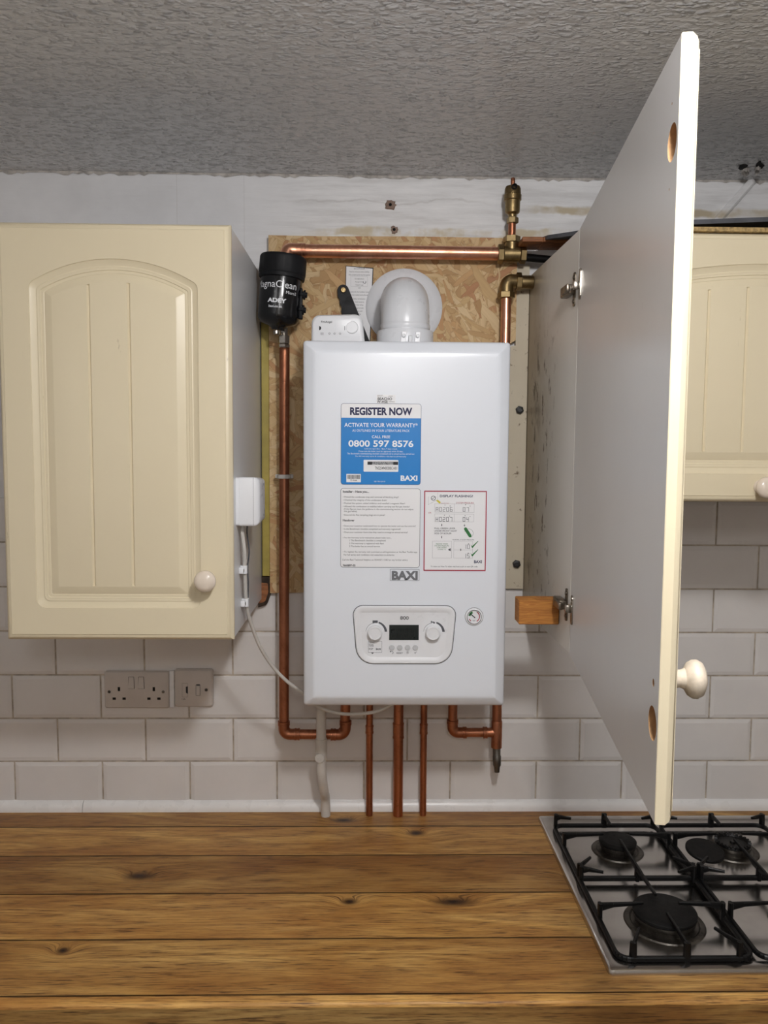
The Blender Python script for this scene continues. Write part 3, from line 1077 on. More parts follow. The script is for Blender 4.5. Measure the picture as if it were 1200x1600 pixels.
# painted-over cable trunking and the torn hole in the ceiling
bm = new()
a, b = Vector((0.9780, 2.262)), Vector((1.0605, CEIL))
dr = (b - a).normalized()
nn = Vector((-dr.y, dr.x)) * 0.0085
q = [a - nn, b - nn, b + nn, a + nn]
q2 = [a - nn * 0.45, b - nn * 0.45, b + nn * 0.45, a + nn * 0.45]
ring_loft(bm, [[(p.x, 0.0065, p.y) for p in q], [(p.x, 0.001, p.y) for p in q], [(p.x, -0.0025, p.y) for p in q2]])
tag(put('cable_trunking', bm, M['wall'], smooth=0), 'slanting painted-over cable trunking on the wall above right cabinet', 'trunking')
t0 = thing('ceiling_hole', 'torn black hole in the ceiling with flaking plaster, right of the door', 'hole', (1.01, -0.07, CEIL))
for nm, cx, cy, sx, sy, m in (('dark_opening', 0.999, -0.083, 0.012, 0.022, 'hole'), ('dark_opening', 1.030, -0.092, 0.011, 0.030, 'hole'), ('plaster_flake', 1.014, -0.062, 0.010, 0.020, 'plaster'), ('plaster_flake', 1.034, -0.074, 0.006, 0.020, 'plaster')):
    bm = new()
    ring = []
    for i in range(12):
        aa = 2 * pi * i / 12
        r = 0.65 + 0.5 * random.random()
        ring.append((cx + cos(aa) * sx * r + sin(aa) * sy * 0.35, cy + sin(aa) * sy * r))
    dz = 0.0018 if m == 'hole' else 0.006
    ring_loft(bm, [[(p[0], p[1], CEIL + 0.001) for p in ring], [(cx + (p[0] - cx) * 0.9, cy + (p[1] - cy) * 0.9, CEIL - dz * (1 + (0.8 if i % 3 == 0 and m != 'hole' else 0))) for i, p in enumerate(ring)]])
    put(nm, bm, M[m], t0, 0)

# ================================================================== BOILER
BX0, BX1, BZ0, BZ1 = 0.0840, 0.4782, 1.2555, 1.9620
bo = thing('boiler', 'white wall-hung gas combination boiler with stickers on its front', 'boiler', ((BX0 + BX1) / 2, -0.15, BZ0))
bm = new()
prof = [(0.0, -0.0158), (0.0, -0.272), (0.0004, -0.2790), (0.0022, -0.2832), (0.0055, -0.2862), (0.0185, -0.2955), (0.0215, -0.2970), (0.026, YB), (0.034, YB)]
base = rect(BX0, BX1, BZ0, BZ1)
rings = []
for ins, y in prof:
    pts = round_poly(inset_poly(base, ins), max(0.006 - ins * 0.2, 0.001), 3)
    rings.append([(p.x, y, p.y) for p in pts])
ring_loft(bm, rings)
put('case', bm, M['boiler'], bo, 50)


def sticker(name, x0, x1, z0, z1, mat, rad=0.004, parent=bo, y=YB, t=0.0004, label=None):
    bm = new()
    plate(bm, round_poly(rect(x0, x1, z0, z1), rad, 4), y + 0.0003, y - t)
    o = put(name, bm, mat, parent, 0)
    if label:
        o['label'] = label
    return o


def outline(bm, x0, x1, z0, z1, rad, t, y):
    a = round_poly(rect(x0, x1, z0, z1), rad, 4)
    b = round_poly(rect(x0 + t, x1 - t, z0 + t, z1 - t), max(rad - t, 0.0001), 4)
    frame2d(bm, a, b, y)


Y1, Y2, Y3 = YB - 0.0006, YB - 0.0008, YB - 0.0010
# registration sticker
SX0, SX1, SZ0, SZ1 = 0.1565, 0.3080, 1.6905, 1.8436
SC = (SX0 + SX1) / 2
st = sticker('registration_sticker', SX0, SX1, SZ0, SZ1, M['blue'], 0.005, label='blue warranty sticker')
bm = new()
pts = round_poly([(SX0 + 0.0006, 1.8165), (SX1 - 0.0006, 1.8165), (SX1 - 0.0006, SZ1 - 0.0006), (SX0 + 0.0006, SZ1 - 0.0006)], [0, 0, 0.0045, 0.0045])
plate(bm, pts, Y1 + 0.0003, Y1)
put('sticker_heading', bm, M['paper'], st, 0)
bm = new()
outline(bm, SX0, SX1, SZ0, SZ1, 0.005, 0.0006, Y1 - 0.0001)
text(bm, 'REGISTER NOW', SC, 1.8225, Y2, 0.0138, 0.1175, 0.04, 'C')
ink('heading_print', bm, M['navy'], st)
bm = new()
text(bm, 'ACTIVATE YOUR WARRANTY*', SC, 1.7995, Y1, 0.0078, 0.1385, 0.008, 'C')
text(bm, 'AS OUTLINED IN YOUR LITERATURE PACK', SC, 1.7905, Y1, 0.0044, 0.1085, 0.0, 'C')
text(bm, 'CALL FREE', SC, 1.7785, Y1, 0.0052, 0.0345, 0.012, 'C')
text(bm, '0800 597 8576', SC, 1.7625, Y1, 0.0120, 0.1230, 0.022, 'C')
ink('white_heading', bm, M['whiteink'], st)
bm = new()
text(bm, 'Lines are open 8am - 8pm, 7 days a week', SC, 1.7573, Y1, None, 0.062, 0.0, 'C')
text(bm, 'Please note the boiler must be registered within 30 days.', SC, 1.7525, Y1, None, 0.084, 0.0, 'C')
text(bm, 'The Benchmark commissioning checklist completed and an annual service carried out.', SC, 1.7477, Y1, 0.0030, 0.128, 0.0, 'C')
text(bm, 'For full warranty terms & conditions visit baxi.co.uk/warranty', SC, 1.7430, Y1, None, 0.096, 0.0, 'C')
ink('white_small_print', bm, M['whiteink'], st)
bm = new()
text(bm, 'REF 7001234-01', SC - 0.002, 1.6955, Y1, None, 0.021, 0.0, 'C')
ink('white_reference_number', bm, M['whiteink'], st)
bm = new()
text(bm, 'BAXI', 0.3020, 1.6985, Y1, 0.0098, 0.0320, 0.035, 'R')
ink('white_maker_name', bm, M['whiteink'], st)
bm = new()
plate(bm, round_poly(rect(0.1995, 0.2655, 1.7150, 1.7375), 0.0015), Y1 + 0.0003, Y1)
plate(bm, rect(0.1670, 0.1945, 1.6950, 1.7105), Y1 + 0.0003, Y1)
put('serial_label', bm, M['paper'], st, 0)
bm = new()
quad2(bm, rect(0.2070, 0.2650, 1.7282, 1.7342), Y2)
xx = 0.1690
while xx < 0.1920:
    w_ = random.choice((0.0004, 0.0006, 0.0009))
    quad2(bm, rect(xx, xx + w_, 1.7010, 1.7088), Y2)
    xx += w_ + random.choice((0.0004, 0.0006))
text(bm, '7719088', 0.1808, 1.6970, Y2, None, 0.013, 0, 'C')
text(bm, 'TNG25494002RBC-N01', 0.2210, 1.7192, Y2, 0.0056, 0.0420, 0.01)
ink('serial_print', bm, M['ink'], st)
bm = new()
text(bm, 'TO ACTIVATE YOUR WARRANTY', 0.236, 1.7316, Y3, 0.0019, 0.040, 0.02, 'C')
text(bm, 'REGISTER THE SERIAL NUMBER', 0.236, 1.7288, Y3, 0.0019, 0.040, 0.02, 'C')
ink('serial_heading', bm, M['whiteink'], st)

# hand-marked label above it
st = sticker('hand_marked_label', 0.2235, 0.2595, 1.8440, 1.8600, M['paper'], 0.001, label='small white label with black marker writing')
bm = new()
text(bm, 'CUSTOMER NAME', 0.2245, 1.8585, Y1, None, 0.0105)
text(bm, 'ORDER REF', 0.2245, 1.8568, Y1, None, 0.0085)
text(bm, 'postal', 0.2460, 1.8566, Y1, None, 0.0075)
text(bm, 'BEACHO', 0.2255, 1.8500, Y1, 0.0050, 0.0270, 0.02)
text(bm, 'W-HSE', 0.2240, 1.8446, Y1, 0.0048, 0.0205, 0.02)
text(bm, 'Delivery', 0.2465, 1.8462, Y1, None, 0.011)
ink('marker_writing', bm, M['ink'], st)

# installer checklist
IX0, IX1, IZ0, IZ1 = 0.1562, 0.3080, 1.5318, 1.6834
st = sticker('checklist_sticker', IX0, IX1, IZ0, IZ1, M['paper'], 0.005, label='white installer checklist sticker')
bm = new()
outline(bm, IX0, IX1, IZ0, IZ1, 0.005, 0.0007, Y1)
k = 0.1518 / 1055.0   # sheet units


def row(s, px, py, pw, b=0.0):
    text(bm, s, IX0 + px * k, IZ1 - py * k, Y1, None if pw is None else None, pw * k, b)


row('Installer - Have you...', 30, 58, 345, 0.03)
for s, px, py, pw in (
        ('• Primed the condensate trap and removed all blanking plugs?', 32, 125, 735), ('• Checked the integrity of the condensate drain?', 32, 165, 580),
        ('• Flushed the system, added inhibitor and installed a magnetic filter?', 32, 208, 820), ('• Allowed the combustion to stabilise before carrying out flue gas checks?', 32, 250, 880),
        ('(If the figures meet the guidance in the commissioning section do not adjust', 45, 285, 920), ('the gas valve)', 45, 315, 170), ('• Ensured the flue sampling plugs are in place?', 32, 363, 555),
        ('• Does your customer understand how to operate the boiler and use the controls?', 32, 508, 965), ('• Is the Benchmark checklist completed and warranty registered?', 32, 550, 765),
        ('• Does your customer know that they need to arrange an annual service?', 32, 592, 860), ('• For the warranty to be maintained, please make sure...', 32, 665, 645),
        ('1 The Benchmark checklist is completed', 118, 703, 480), ('2 The warranty is registered with Baxi', 118, 742, 455), ('3 The boiler has an annual service', 118, 781, 405),
        ('• To register the warranty visit www.baxi.co.uk/registration or the Baxi Toolkit app.', 32, 855, 990), ('For full terms and conditions visit www.baxi.co.uk/terms', 45, 895, 670),
        ('Call the Baxi Technical Helpline on 0344 871 1545 for any further advice', 25, 962, 870)):
    row(s, px, py, pw)
row('Handover', 30, 438, 155, 0.03)
row('7660897-02', 30, 1040, 170, 0.03)
ink('checklist_print', bm, M['ink'], st)

# red-framed display guide
RX0, RX1, RZ0, RZ1 = 0.3152, 0.4350, 1.5256, 1.6797
st = sticker('display_guide_sticker', RX0, RX1, RZ0, RZ1, M['paper'], 0.0012, label='red-framed display guide sticker')
k = (RX1 - RX0) / 1035.0


def rp(px, py):
    return RX0 + (px - 70) * k, RZ1 - (py - 65) * k * 0.985


bm = new()
outline(bm, RX0, RX1, RZ0, RZ1, 0.0012, 0.0020, Y1)
text(bm, 'FLASHING CODE', *rp(345, 280), Y1, None, 135 * k)
text(bm, 'SYSTEM PRESSURE', *rp(600, 280), Y1, None, 290 * k)
text(bm, 'OR', *rp(140, 448), Y1, None, 50 * k)
ink('red_print', bm, M['red'], st)
bm = new()
text(bm, 'DISPLAY FLASHING?', *rp(330, 172), Y1, 38 * k, 545 * k, 0.02)
ink('navy_heading', bm, M['navy'], st)
bm = new()
text(bm, 'BAXI', *rp(910, 1282), Y1, 48 * k, 130 * k, 0.03)
ink('navy_maker_name', bm, M['navy'], st)
bm = new()
for (s, px, py) in (('A0206', 265, 415), ('H0207', 265, 582), ('07', 712, 415), ('04', 712, 582), ('10', 735, 1042), ('15', 735, 1198)):
    x, z = rp(px, py)
    seg7(bm, s, x, z, 40 * k, 74 * k, 7 * k, Y1, 0.45)
for px, py in ((415, 305), (500, 320), (755, 298), (830, 320), (407, 475), (493, 488), (750, 482), (832, 493), (815, 955), (812, 1112)):
    x, z = rp(px, py)
    quad2(bm, rect(x - 6 * k, x + 6 * k, z - 6 * k, z + 6 * k), Y1)
for (a, b, c, d_) in ((245, 283, 900, 425), (245, 453, 895, 585), (215, 910, 535, 1200), (568, 910, 885, 1200)):
    xa, za = rp(a, b)
    xb, zb = rp(c, d_)
    outline(bm, xa, xb, zb, za, 0.0001, 0.00025, Y1)
for (px, a, b) in ((572, 283, 425), (572, 453, 585)):
    xa, za = rp(px, a)
    _, zb = rp(px, b)
    quad2(bm, rect(xa, xa + 0.00025, zb, za), Y1)
xa, za = rp(568, 1060)
xb, _ = rp(885, 1060)
quad2(bm, rect(xa, xb, za, za + 0.00025), Y1)
for px, py in ((365, 640), (365, 845), (685, 1058)):
    x, z = rp(px, py)
    quad2(bm, [(x - 10 * k, z), (x, z - 26 * k), (x + 10 * k, z), (x, z + 26 * k)], Y1)
x, z = rp(495, 1057)
bm.faces.new([bm.verts.new((x + a * k, Y1, z + b * k)) for a, b in ((-22, 0), (24, -28), (24, 28))])
x, z = rp(742, 640)
quad2(bm, rect(x - 3 * k, x + 3 * k, z, z + 20 * k), Y1)
quad2(bm, [(x - 14 * k, z), (x, z - 26 * k), (x + 14 * k, z), (x, z - 1 * k)], Y1)
text(bm, 'PULL GREEN LEVER', *rp(245, 710), Y1, 26 * k, 345 * k, 0.01)
text(bm, 'UNDER FRONT RIGHT', *rp(245, 752), Y1, 26 * k, 375 * k, 0.01)
text(bm, 'SIDE OF BOILER', *rp(245, 795), Y1, 26 * k, 285 * k, 0.01)
text(bm, 'NORMAL SYSTEM PRESSURE', *rp(545, 897), Y1, None, 360 * k)
text(bm, "To view our How To video visit baxi.co.uk or scan QR code", *rp(190, 1352), Y1, None, 780 * k, 0.005)
arc2(bm, *rp(815, 780), 72 * k, 76 * k, -60, 160, Y1)
xa, za = rp(140, 165)
quad2(bm, rect(xa, xa + 0.0002, za - 135 * k, za), Y1)
xa, za = rp(292, 95)
quad2(bm, rect(xa, xa + 0.0002, za - 120 * k, za), Y1)
xa, za = rp(138, 300)
xb, zb = rp(292, 215)
quad2(bm, [(xa, za), (xb, zb), (xb, zb + 0.0003), (xa, za + 0.0003)], Y1)
arc2(bm, *rp(222, 190), 30 * k, 40 * k, 0, 360, Y1)
x, z = rp(222, 190)
quad2(bm, [(x - 26 * k, z - 14 * k), (x - 22 * k, z - 20 * k), (x + 26 * k, z + 14 * k), (x + 22 * k, z + 20 * k)], Y1)
ink('black_print', bm, M['greyink'], st)
bm = new()
cx, cz = rp(798, 762)
dv = Vector((0.55, -0.83)).normalized()
nv = Vector((0.83, 0.55)).normalized()
pts = []
for s_ in range(9):
    a = pi * s_ / 8
    pts.append(Vector((cx, cz)) + dv * (68 * k + 26 * k * sin(a)) + nv * (26 * k * cos(a)))
for s_ in range(9):
    a = pi * s_ / 8
    pts.append(Vector((cx, cz)) - dv * (68 * k + 26 * k * sin(a)) - nv * (26 * k * cos(a)))
quad2(bm, pts, Y2)
ink('green_lever_picture', bm, M['green'], st)
bm = new()
for px, py in ((850, 985), (850, 1128)):
    P = [rp(px + a, py + b) for a, b in ((0, -18), (24, 8), (122, -82), (126, -74), (34, 38), (22, 38))]
    quad2(bm, P, Y2)
ink('green_tick', bm, M['green'], st)
bm = new()
for s_, px, py, pw in (('RELEASE WHEN', 275, 968, 195), ('SYSTEM PRESSURE', 252, 1000, 240), ('IS BETWEEN', 292, 1030, 155), ('1.0 AND 1.5', 305, 1060, 135)):
    text(bm, s_, *rp(px, py), Y1, None, pw * k)
ink('green_print', bm, M['green'], st)
bm = new()
quad2(bm, [rp(262, 225), rp(300, 222), rp(345, 255), rp(330, 285), rp(305, 265)], Y1)
ink('yellow_print', bm, M['yellow'], st)

# maker's badge in relief
bm = new()
outline(bm, 0.2515, 0.3075, 1.5062, 1.5290, 0.0006, 0.0007, Y1)
text(bm, 'BAXI', 0.2795, 1.5090, Y1, 0.0165, 0.0500, 0.05, 'C')
o = ink('maker_badge', bm, M['badge'], bo)
o['label'] = 'grey lettered badge'

# control panel
CX = 0.2797
tz = [(CX - 0.1000, 1.4575), (CX - 0.0905, 1.3440), (CX + 0.0905, 1.3440), (CX + 0.1000, 1.4575)]
rr = [0.018, 0.034, 0.034, 0.018]


def trap(ins):
    return round_poly(inset_poly(tz, ins), [max(r - ins, 0.004) for r in rr], 6)


bm = new()
rings = []
for ins, y in ((0.0, YB + 0.0004), (0.0006, YB - 0.0022), (0.0022, YB - 0.0036), (0.0085, YB - 0.0036), (0.0125, YB - 0.0012), (0.0135, YB - 0.0010)):
    rings.append([(p.x, y, p.y) for p in trap(ins)])
ring_loft(bm, rings)
cp = put('control_panel', bm, M['white'], bo)
bm = new()
ring_loft(bm, [[(p.x, YB - 0.0003, p.y) for p in trap(-0.0012)], [(p.x, YB - 0.0003, p.y) for p in trap(0.0004)]], False, False)
put('panel_seam', bm, M['greyink'], cp, 0)
YP = YB - 0.0010
for dx in (0.2232, 0.3345):
    bm = new()
    lathe(bm, [(0.0142, 0), (0.0142, 0.006), (0.0138, 0.0105), (0.0128, 0.0118), (0.0112, 0.0120), (0.0104, 0.0112), (0.0, 0.0112)], (dx, YP, 1.4062), (0, -1, 0), 36)
    put('dial', bm, M['white'], cp)
bm = new()
box(bm, 0.2505, 0.3075, YP - 0.0006, YP, 1.3908, 1.4205)
lc_ = put('display', bm, M['lcd'], cp, 0)
for bx in (0.2557, 0.2712, 0.2863, 0.3012):
    bm = new()
    lathe(bm, [(0.0054, 0), (0.0054, 0.0012), (0.0048, 0.0018), (0.0, 0.0018)], (bx, YP, 1.3760), (0, -1, 0), 20)
    put('button', bm, M['grey'], cp)
bm = new()
yk = YP - 0.0003
text(bm, '800', 0.2797, 1.4308, yk, 0.0066, 0.0165, 0.01, 'C')
ink('model_number', bm, M['ink'], cp)
for dx in (0.2232, 0.3345):
    bm = new()
    arc2(bm, dx, 1.4062, 0.0175, (0.0182, 0.0180), 95, 175, yk)
    arc2(bm, dx, 1.4062, 0.0185, (0.0215, 0.0235), 70, 2, yk)
    if dx < 0.3:
        quad2(bm, rect(0.2183, 0.2283, 1.4240, 1.4290), yk)
    else:
        quad2(bm, rect(0.3305, 0.3370, 1.4250, 1.4270), yk)
        quad2(bm, rect(0.3355, 0.3385, 1.4232, 1.4262), yk)
        quad2(bm, rect(0.3312, 0.3325, 1.4265, 1.4285), yk)
    ink('dial_scale', bm, M['greyink'], cp)
bm = new()
text(bm, 'RESET', 0.2712, 1.3640, yk, 0.0026, 0.0125, 0.01, 'C')
arc2(bm, 0.2562, 1.3660, 0.0018, 0.0026, -100, 100, yk)
quad2(bm, rect(0.2535, 0.2562, 1.3679, 1.3686), yk)
bm.faces.new([bm.verts.new((0.2535 + a, yk, 1.3682 + b)) for a, b in ((-0.0018, 0), (0.0006, -0.0018), (0.0006, 0.0018))])
for i in range(3):
    quad2(bm, rect(0.2843, 0.2883, 1.3643 + i * 0.0018, 1.3650 + i * 0.0018), yk)
quad2(bm, [(0.2992, 1.3662), (0.2998, 1.3668), (0.3008, 1.3652), (0.3036, 1.3684), (0.3040, 1.3680), (0.3008, 1.3640)], yk)
ink('button_symbols', bm, M['greyink'], cp)
bm = new()
outline(bm, 0.2100, 0.2368, 1.3660, 1.3882, 0.001, 0.0004, yk)
quad2(bm, [(0.2155, 1.3662), (0.2185, 1.3632), (0.2215, 1.3662)], yk)
text(bm, 'Scan here', 0.2118, 1.3846, yk, None, 0.0105, 0.02)
text(bm, 'for user', 0.2118, 1.3815, yk, None, 0.009, 0.02)
text(bm, 'guides', 0.2118, 1.3784, yk, None, 0.009, 0.02)
text(bm, 'BAXI', 0.2250, 1.3715, yk, None, 0.0095, 0.04)
text(bm, 'RSP', 0.2118, 1.3715, yk, None, 0.0080)
ink('guide_label', bm, M['greyink'], cp)
bm = new()
seg7(bm, '0888', 0.2545, 1.3945, 0.0085, 0.0170, 0.0012, YP - 0.0009, 0.45)
ink('display_figures', bm, M['lcdseg'], cp)
# pressure gauge
bm = new()
gx, gz = 0.4142, 1.4368
lathe(bm, [(0.0172, 0), (0.0172, 0.0008), (0.0168, 0.0012), (0.0150, 0.0012), (0.0146, 0.0030), (0.0138, 0.0036), (0.0132, 0.0030), (0.0130, 0.0010), (0.0, 0.0010)], (gx, YB, gz), (0, -1, 0), 40)
pg = put('pressure_gauge', bm, M['white'], bo)
bm = new()
arc2(bm, gx, gz, 0.0172, 0.0178, 0, 360, YB - 0.0005, 40)
arc2(bm, gx, gz, 0.0132, 0.0139, 0, 360, YB - 0.0039, 40)
quad2(bm, [(gx - 0.009, gz + 0.006), (gx - 0.0075, gz + 0.007), (gx + 0.0025, gz - 0.0015), (gx + 0.0015, gz - 0.003)], YB - 0.0014)
text(bm, 'bar', gx, gz - 0.0085, YB - 0.0013, None, 0.005, 0.0, 'C')
ink('gauge_print', bm, M['ink'], pg)
bm = new()
arc2(bm, gx, gz, 0.0095, 0.0112, 60, -60, YB - 0.0013)
arc2(bm, gx, gz, 0.0095, 0.0112, 205, 235, YB - 0.0013)
ink('red_scale', bm, M['red'], pg)
bm = new()
arc2(bm, gx, gz, 0.0070, 0.0112, 110, 170, YB - 0.0012)
ink('green_scale', bm, M['green'], pg)

# ================================================================== FLUE
fl = thing('flue_elbow', 'white flue elbow rising from the boiler top into a round wall plate', 'flue', (0.283, -0.14, BZ1))
FX, FY = 0.2830, -0.140
bm = new()
path = fillet([(FX, FY, BZ1), (FX, FY, 2.0690), (FX, -0.0155, 2.0690)], 0.058, 14)
sweep(bm, path, 0.0500, 40)
put('elbow', bm, M['flue'], fl, 40)
bm = new()
lathe(bm, [(0.052, 0), (0.084, 0), (0.0845, 0.003), (0.080, 0.007), (0.066, 0.010), (0.056, 0.012), (0.050, 0.016)], (FX + 0.003, -0.0155, 2.0690), (0, -1, 0), 48, True, False)
put('wall_plate', bm, M['flue'], fl)
bm = new()
lathe(bm, [(0.058, 0), (0.0585, 0.002), (0.0585, 0.034), (0.057, 0.037), (0.050, 0.038)], (FX, FY, BZ1), (0, 0, 1), 44, True, False)
lathe(bm, [(0.0505, 0), (0.0515, 0.003), (0.0515, 0.009), (0.0505, 0.011)], (FX, FY, BZ1 + 0.040), (0, 0, 1), 44, False, False)
col_ = put('collar', bm, M['flue'], fl)
for sx in (-0.006, 0.022):
    bm = new()
    cxx = FX + sx
    yy = FY - sqrt(0.0585 ** 2 - sx ** 2)
    plate(bm, round_poly([(cxx - 0.007, BZ1 + 0.001), (cxx + 0.005, BZ1 + 0.001), (cxx + 0.007, BZ1 + 0.030), (cxx - 0.003, BZ1 + 0.030)], 0.002), yy + 0.004, yy - 0.004, 0.001)
    cl = put('clip', bm, M['white'], fl)
    bm = new()
    lathe(bm, [(0.0036, 0), (0.0036, 0.003), (0.0028, 0.0038), (0.0, 0.0038)], (cxx + 0.0008, yy - 0.004, BZ1 + 0.021), (0, -1, 0), 14)
    put('screw', bm, M['grey'], cl)
bm = new()
box(bm, FX + 0.004, FX + 0.012, FY - 0.063, FY - 0.0575, BZ1, BZ1 + 0.022, 0.001, 1)
put('flue_tab', bm, M['grey'], fl)

# carbon monoxide alarm standing on the boiler
al = thing('carbon_monoxide_alarm', 'white carbon monoxide alarm standing on the boiler beside the flue', 'alarm', (0.145, -0.2, BZ1))
bm = new()
pts = [(0.0935, BZ1), (0.2010, BZ1), (0.1950, 2.0255), (0.0945, 2.0225)]
ol = round_poly(pts, [0.001, 0.001, 0.017, 0.017], 6)
ol2 = round_poly(inset_poly(pts, 0.003), [0.001, 0.001, 0.015, 0.015], 6)
ol3 = round_poly(inset_poly(pts, 0.007), [0.001, 0.001, 0.012, 0.012], 6)
ring_loft(bm, [[(p.x, -0.168, p.y) for p in ol], [(p.x, -0.194, p.y) for p in ol], [(p.x, -0.1985, p.y) for p in ol2], [(p.x, -0.2, p.y) for p in ol3]])
put('alarm_body', bm, M['white'], al)
bm = new()
lathe(bm, [(0.0115, 0), (0.0115, 0.0008), (0.0108, 0.0014), (0.0, 0.0014)], (0.1745, -0.1998, 1.9985), (0, -1, 0), 30)
put('test_button', bm, M['white'], al)
bm = new()
ya = -0.2003
arc2(bm, 0.1745, 1.9985, 0.0120, 0.0124, -140, 100, ya, 30)
text(bm, 'FireAngel', 0.1135, 2.0070, ya, None, 0.0215, 0.01)
arc2(bm, 0.1095, 1.9965, 0.0, 0.004, -90, 90, ya)
quad2(bm, rect(0.1600, 0.1608, 1.9930, 2.0010), ya)
for px in (0.113, 0.1165):
    quad2(bm, rect(px, px + 0.001, 1.9830, 1.9880), ya)
for px in (0.130, 0.140, 0.151):
    arc2(bm, px, 1.9860, 0.0014, 0.0019, 0, 360, ya)
ink('alarm_print', bm, M['ink'], al)

# printed card and black plastic hanging bracket on the board
pc = thing('printed_card', 'printed instruction card fixed to the strand board behind the bracket', 'card', (0.186, -0.016, 2.07))
bm = new()
q = [(0.1545, 1.995), (0.2120, 1.995), (0.2180, 2.1545), (0.1568, 2.1585)]
plate(bm, q, -0.0152, -0.0160)
put('card_border', bm, M['ink'], pc, 0)
bm = new()
plate(bm, [(0.1560, 1.996), (0.2100, 1.996), (0.2160, 2.1525), (0.1582, 2.1572)], -0.0158, -0.0164)
put('card_face', bm, M['paper'], pc, 0)
bm = new()
yc = -0.0167
z = 2.1510
for i, (s_, wd) in enumerate((('BAXI COMBI BOILER', 0.024), ('Read the instructions before installing', 0.043), ('Only a competent person may fit this appliance', 0.047), ('Gas supply pressure', 0.020), ('Flue type C13 C33', 0.018), ('Output range', 0.017), ('CE', 0.005), ('Instructions for the installation template', 0.050), ('Fix the bracket level to the wall', 0.040), ('Drill at marked points', 0.026), ('Check clearances', 0.020), ('Fit the wall jig', 0.017), ('Hang the boiler', 0.020), ('Flue exit', 0.014), ('Top', 0.006))):
    text(bm, s_, 0.187, z, yc, 0.0026, wd, 0.0, 'C')
    z -= 0.0066 if i not in (2, 6, 8) else 0.0085
outline(bm, 0.168, 0.205, 2.114, 2.136, 0.0002, 0.0002, yc)
arc2(bm, 0.1985, 2.1235, 0.0022, 0.0034, 150, 400, yc)
ink('card_print', bm, M['greyink'], pc)
hb = thing('hanging_bracket', 'black plastic lever bracket held by a brass screw above the alarm', 'bracket', (0.175, -0.03, 2.05))
bm = new()
A, Bp = Vector((0.1515, 2.1035)), Vector((0.2075, 1.962))
pts = []
for i in range(13):
    a = radians(195 - i * 175 / 12)
    pts.append(A + Vector((cos(a), sin(a))) * 0.0125)
pts += [Vector((0.2215, 1.966)), Vector((0.2215, 1.962)), Vector((0.157, 1.962)), Vector((0.1495, 2.020)), Vector((0.1500, 2.052)), Vector((0.1475, 2.058)), Vector((0.1485, 2.068)), Vector((0.1440, 2.074)), Vector((0.1445, 2.084)), Vector((0.1400, 2.090))]
plate(bm, pts[::-1], -0.018, -0.026)
put('bracket_arm', bm, M['black'], hb, 20)
bm = new()
lathe(bm, [(0.006, 0), (0.006, 0.0022), (0.0048, 0.0034), (0.0028, 0.0034), (0.0022, 0.0022), (0.0, 0.0022)], (0.1520, -0.026, 2.1040), (0, -1, 0), 20)
put('brass_screw', bm, M['brass'], hb)

# ================================================================== MAGNETIC FILTER
mf = thing('magnetic_filter', 'black magnetic system filter canister hanging beside the left cabinet', 'filter', (0.022, -0.088, 2.01))
TILT = Matrix.Translation((0.0215, -0.088, 2.085)) @ Matrix.Rotation(radians(5.0), 4, 'Y')
bm = new()
n = 60
rings = []
for r, h in ((0.030, 0.0770), (0.047, 0.0745), (0.0487, 0.0715), (0.0492, 0.069), (0.0492, 0.0385), (0.048, 0.0360), (0.0485, 0.0335), (0.0475, 0.0285), (0.044, 0.0275)):
    ring = []
    for i in range(n):
        a = 2 * pi * i / n
        rr_ = r * (1 - (0.018 if (i % 6) < 1 and 0.035 < h < 0.072 else 0))
        ring.append(TILT @ Vector((cos(a) * rr_, sin(a) * rr_, h)))
    rings.append(ring)
ring_loft(bm, rings)
put('screw_cap', bm, M['black'], mf)
bm = new()
lathe(bm, [(0.0435, 0.0285), (0.0440, 0.020), (0.0440, -0.050), (0.0430, -0.056), (0.037, -0.0640), (0.020, -0.0700), (0.014, -0.074), (0.012, -0.078)], (0, 0, 0), (0, 0, 1), 56)
bm.transform(TILT)
put('canister', bm, M['gloss'], mf)


def on_can(p):
    a = (p.x) / 0.0443
    return TILT @ Vector((sin(a) * 0.0443, -cos(a) * 0.0443, p.z))


bm = new()
text(bm, 'MagnaClean', -0.058, 0.0035, 0, None, 0.098, 0.0, 'L', on_can)
text(bm, 'Micro2', 0.0165, -0.0075, 0, None, 0.024, 0.0, 'L', on_can)
text(bm, 'ADEY', -0.0215, -0.0270, 0, 0.0085, 0.0400, 0.04, 'L', on_can)
text(bm, 'baxi.co.uk', -0.0180, -0.0375, 0, None, 0.0290, 0.01, 'L', on_can)
quads = [(0.0170, 0.0182)]
ink('canister_lettering', bm, M['whiteink'], mf)
bm = new()
for zz in (0.0, -0.0315):
    lathe(bm, [(0.0075, 0), (0.0075, 0.008), (0.0105, 0.0085), (0.0105, 0.012), (0.006, 0.0125), (0.006, 0.016), (0.0, 0.016)], TILT @ Vector((0.0405, -0.004, zz)), TILT.to_3x3() @ Vector((1, 0, 0)), 10)
box(bm, 0.060, 0.068, -0.098, -0.082, 2.030, 2.095, 0.002, 2)
put('side_valve', bm, M['black'], mf)
bm = new()
lathe(bm, [(0.007, 0), (0.007, 0.006), (0.005, 0.008)], (0.0130, -0.094, 2.0050), (0, 0, -1), 14)
put('drain_plug', bm, M['chrome'], mf)
bm = new()
lathe(bm, [(0.0085, 0), (0.0085, 0.016), (0.0125, 0.017), (0.0125, 0.032), (0.0105, 0.034), (0.013, 0.036), (0.013, 0.040), (0.011, 0.042)], (0.0270, -0.076, 2.014), (0, 0, -1), 6)
put('outlet_nut', bm, M['chrome'], mf, 20)


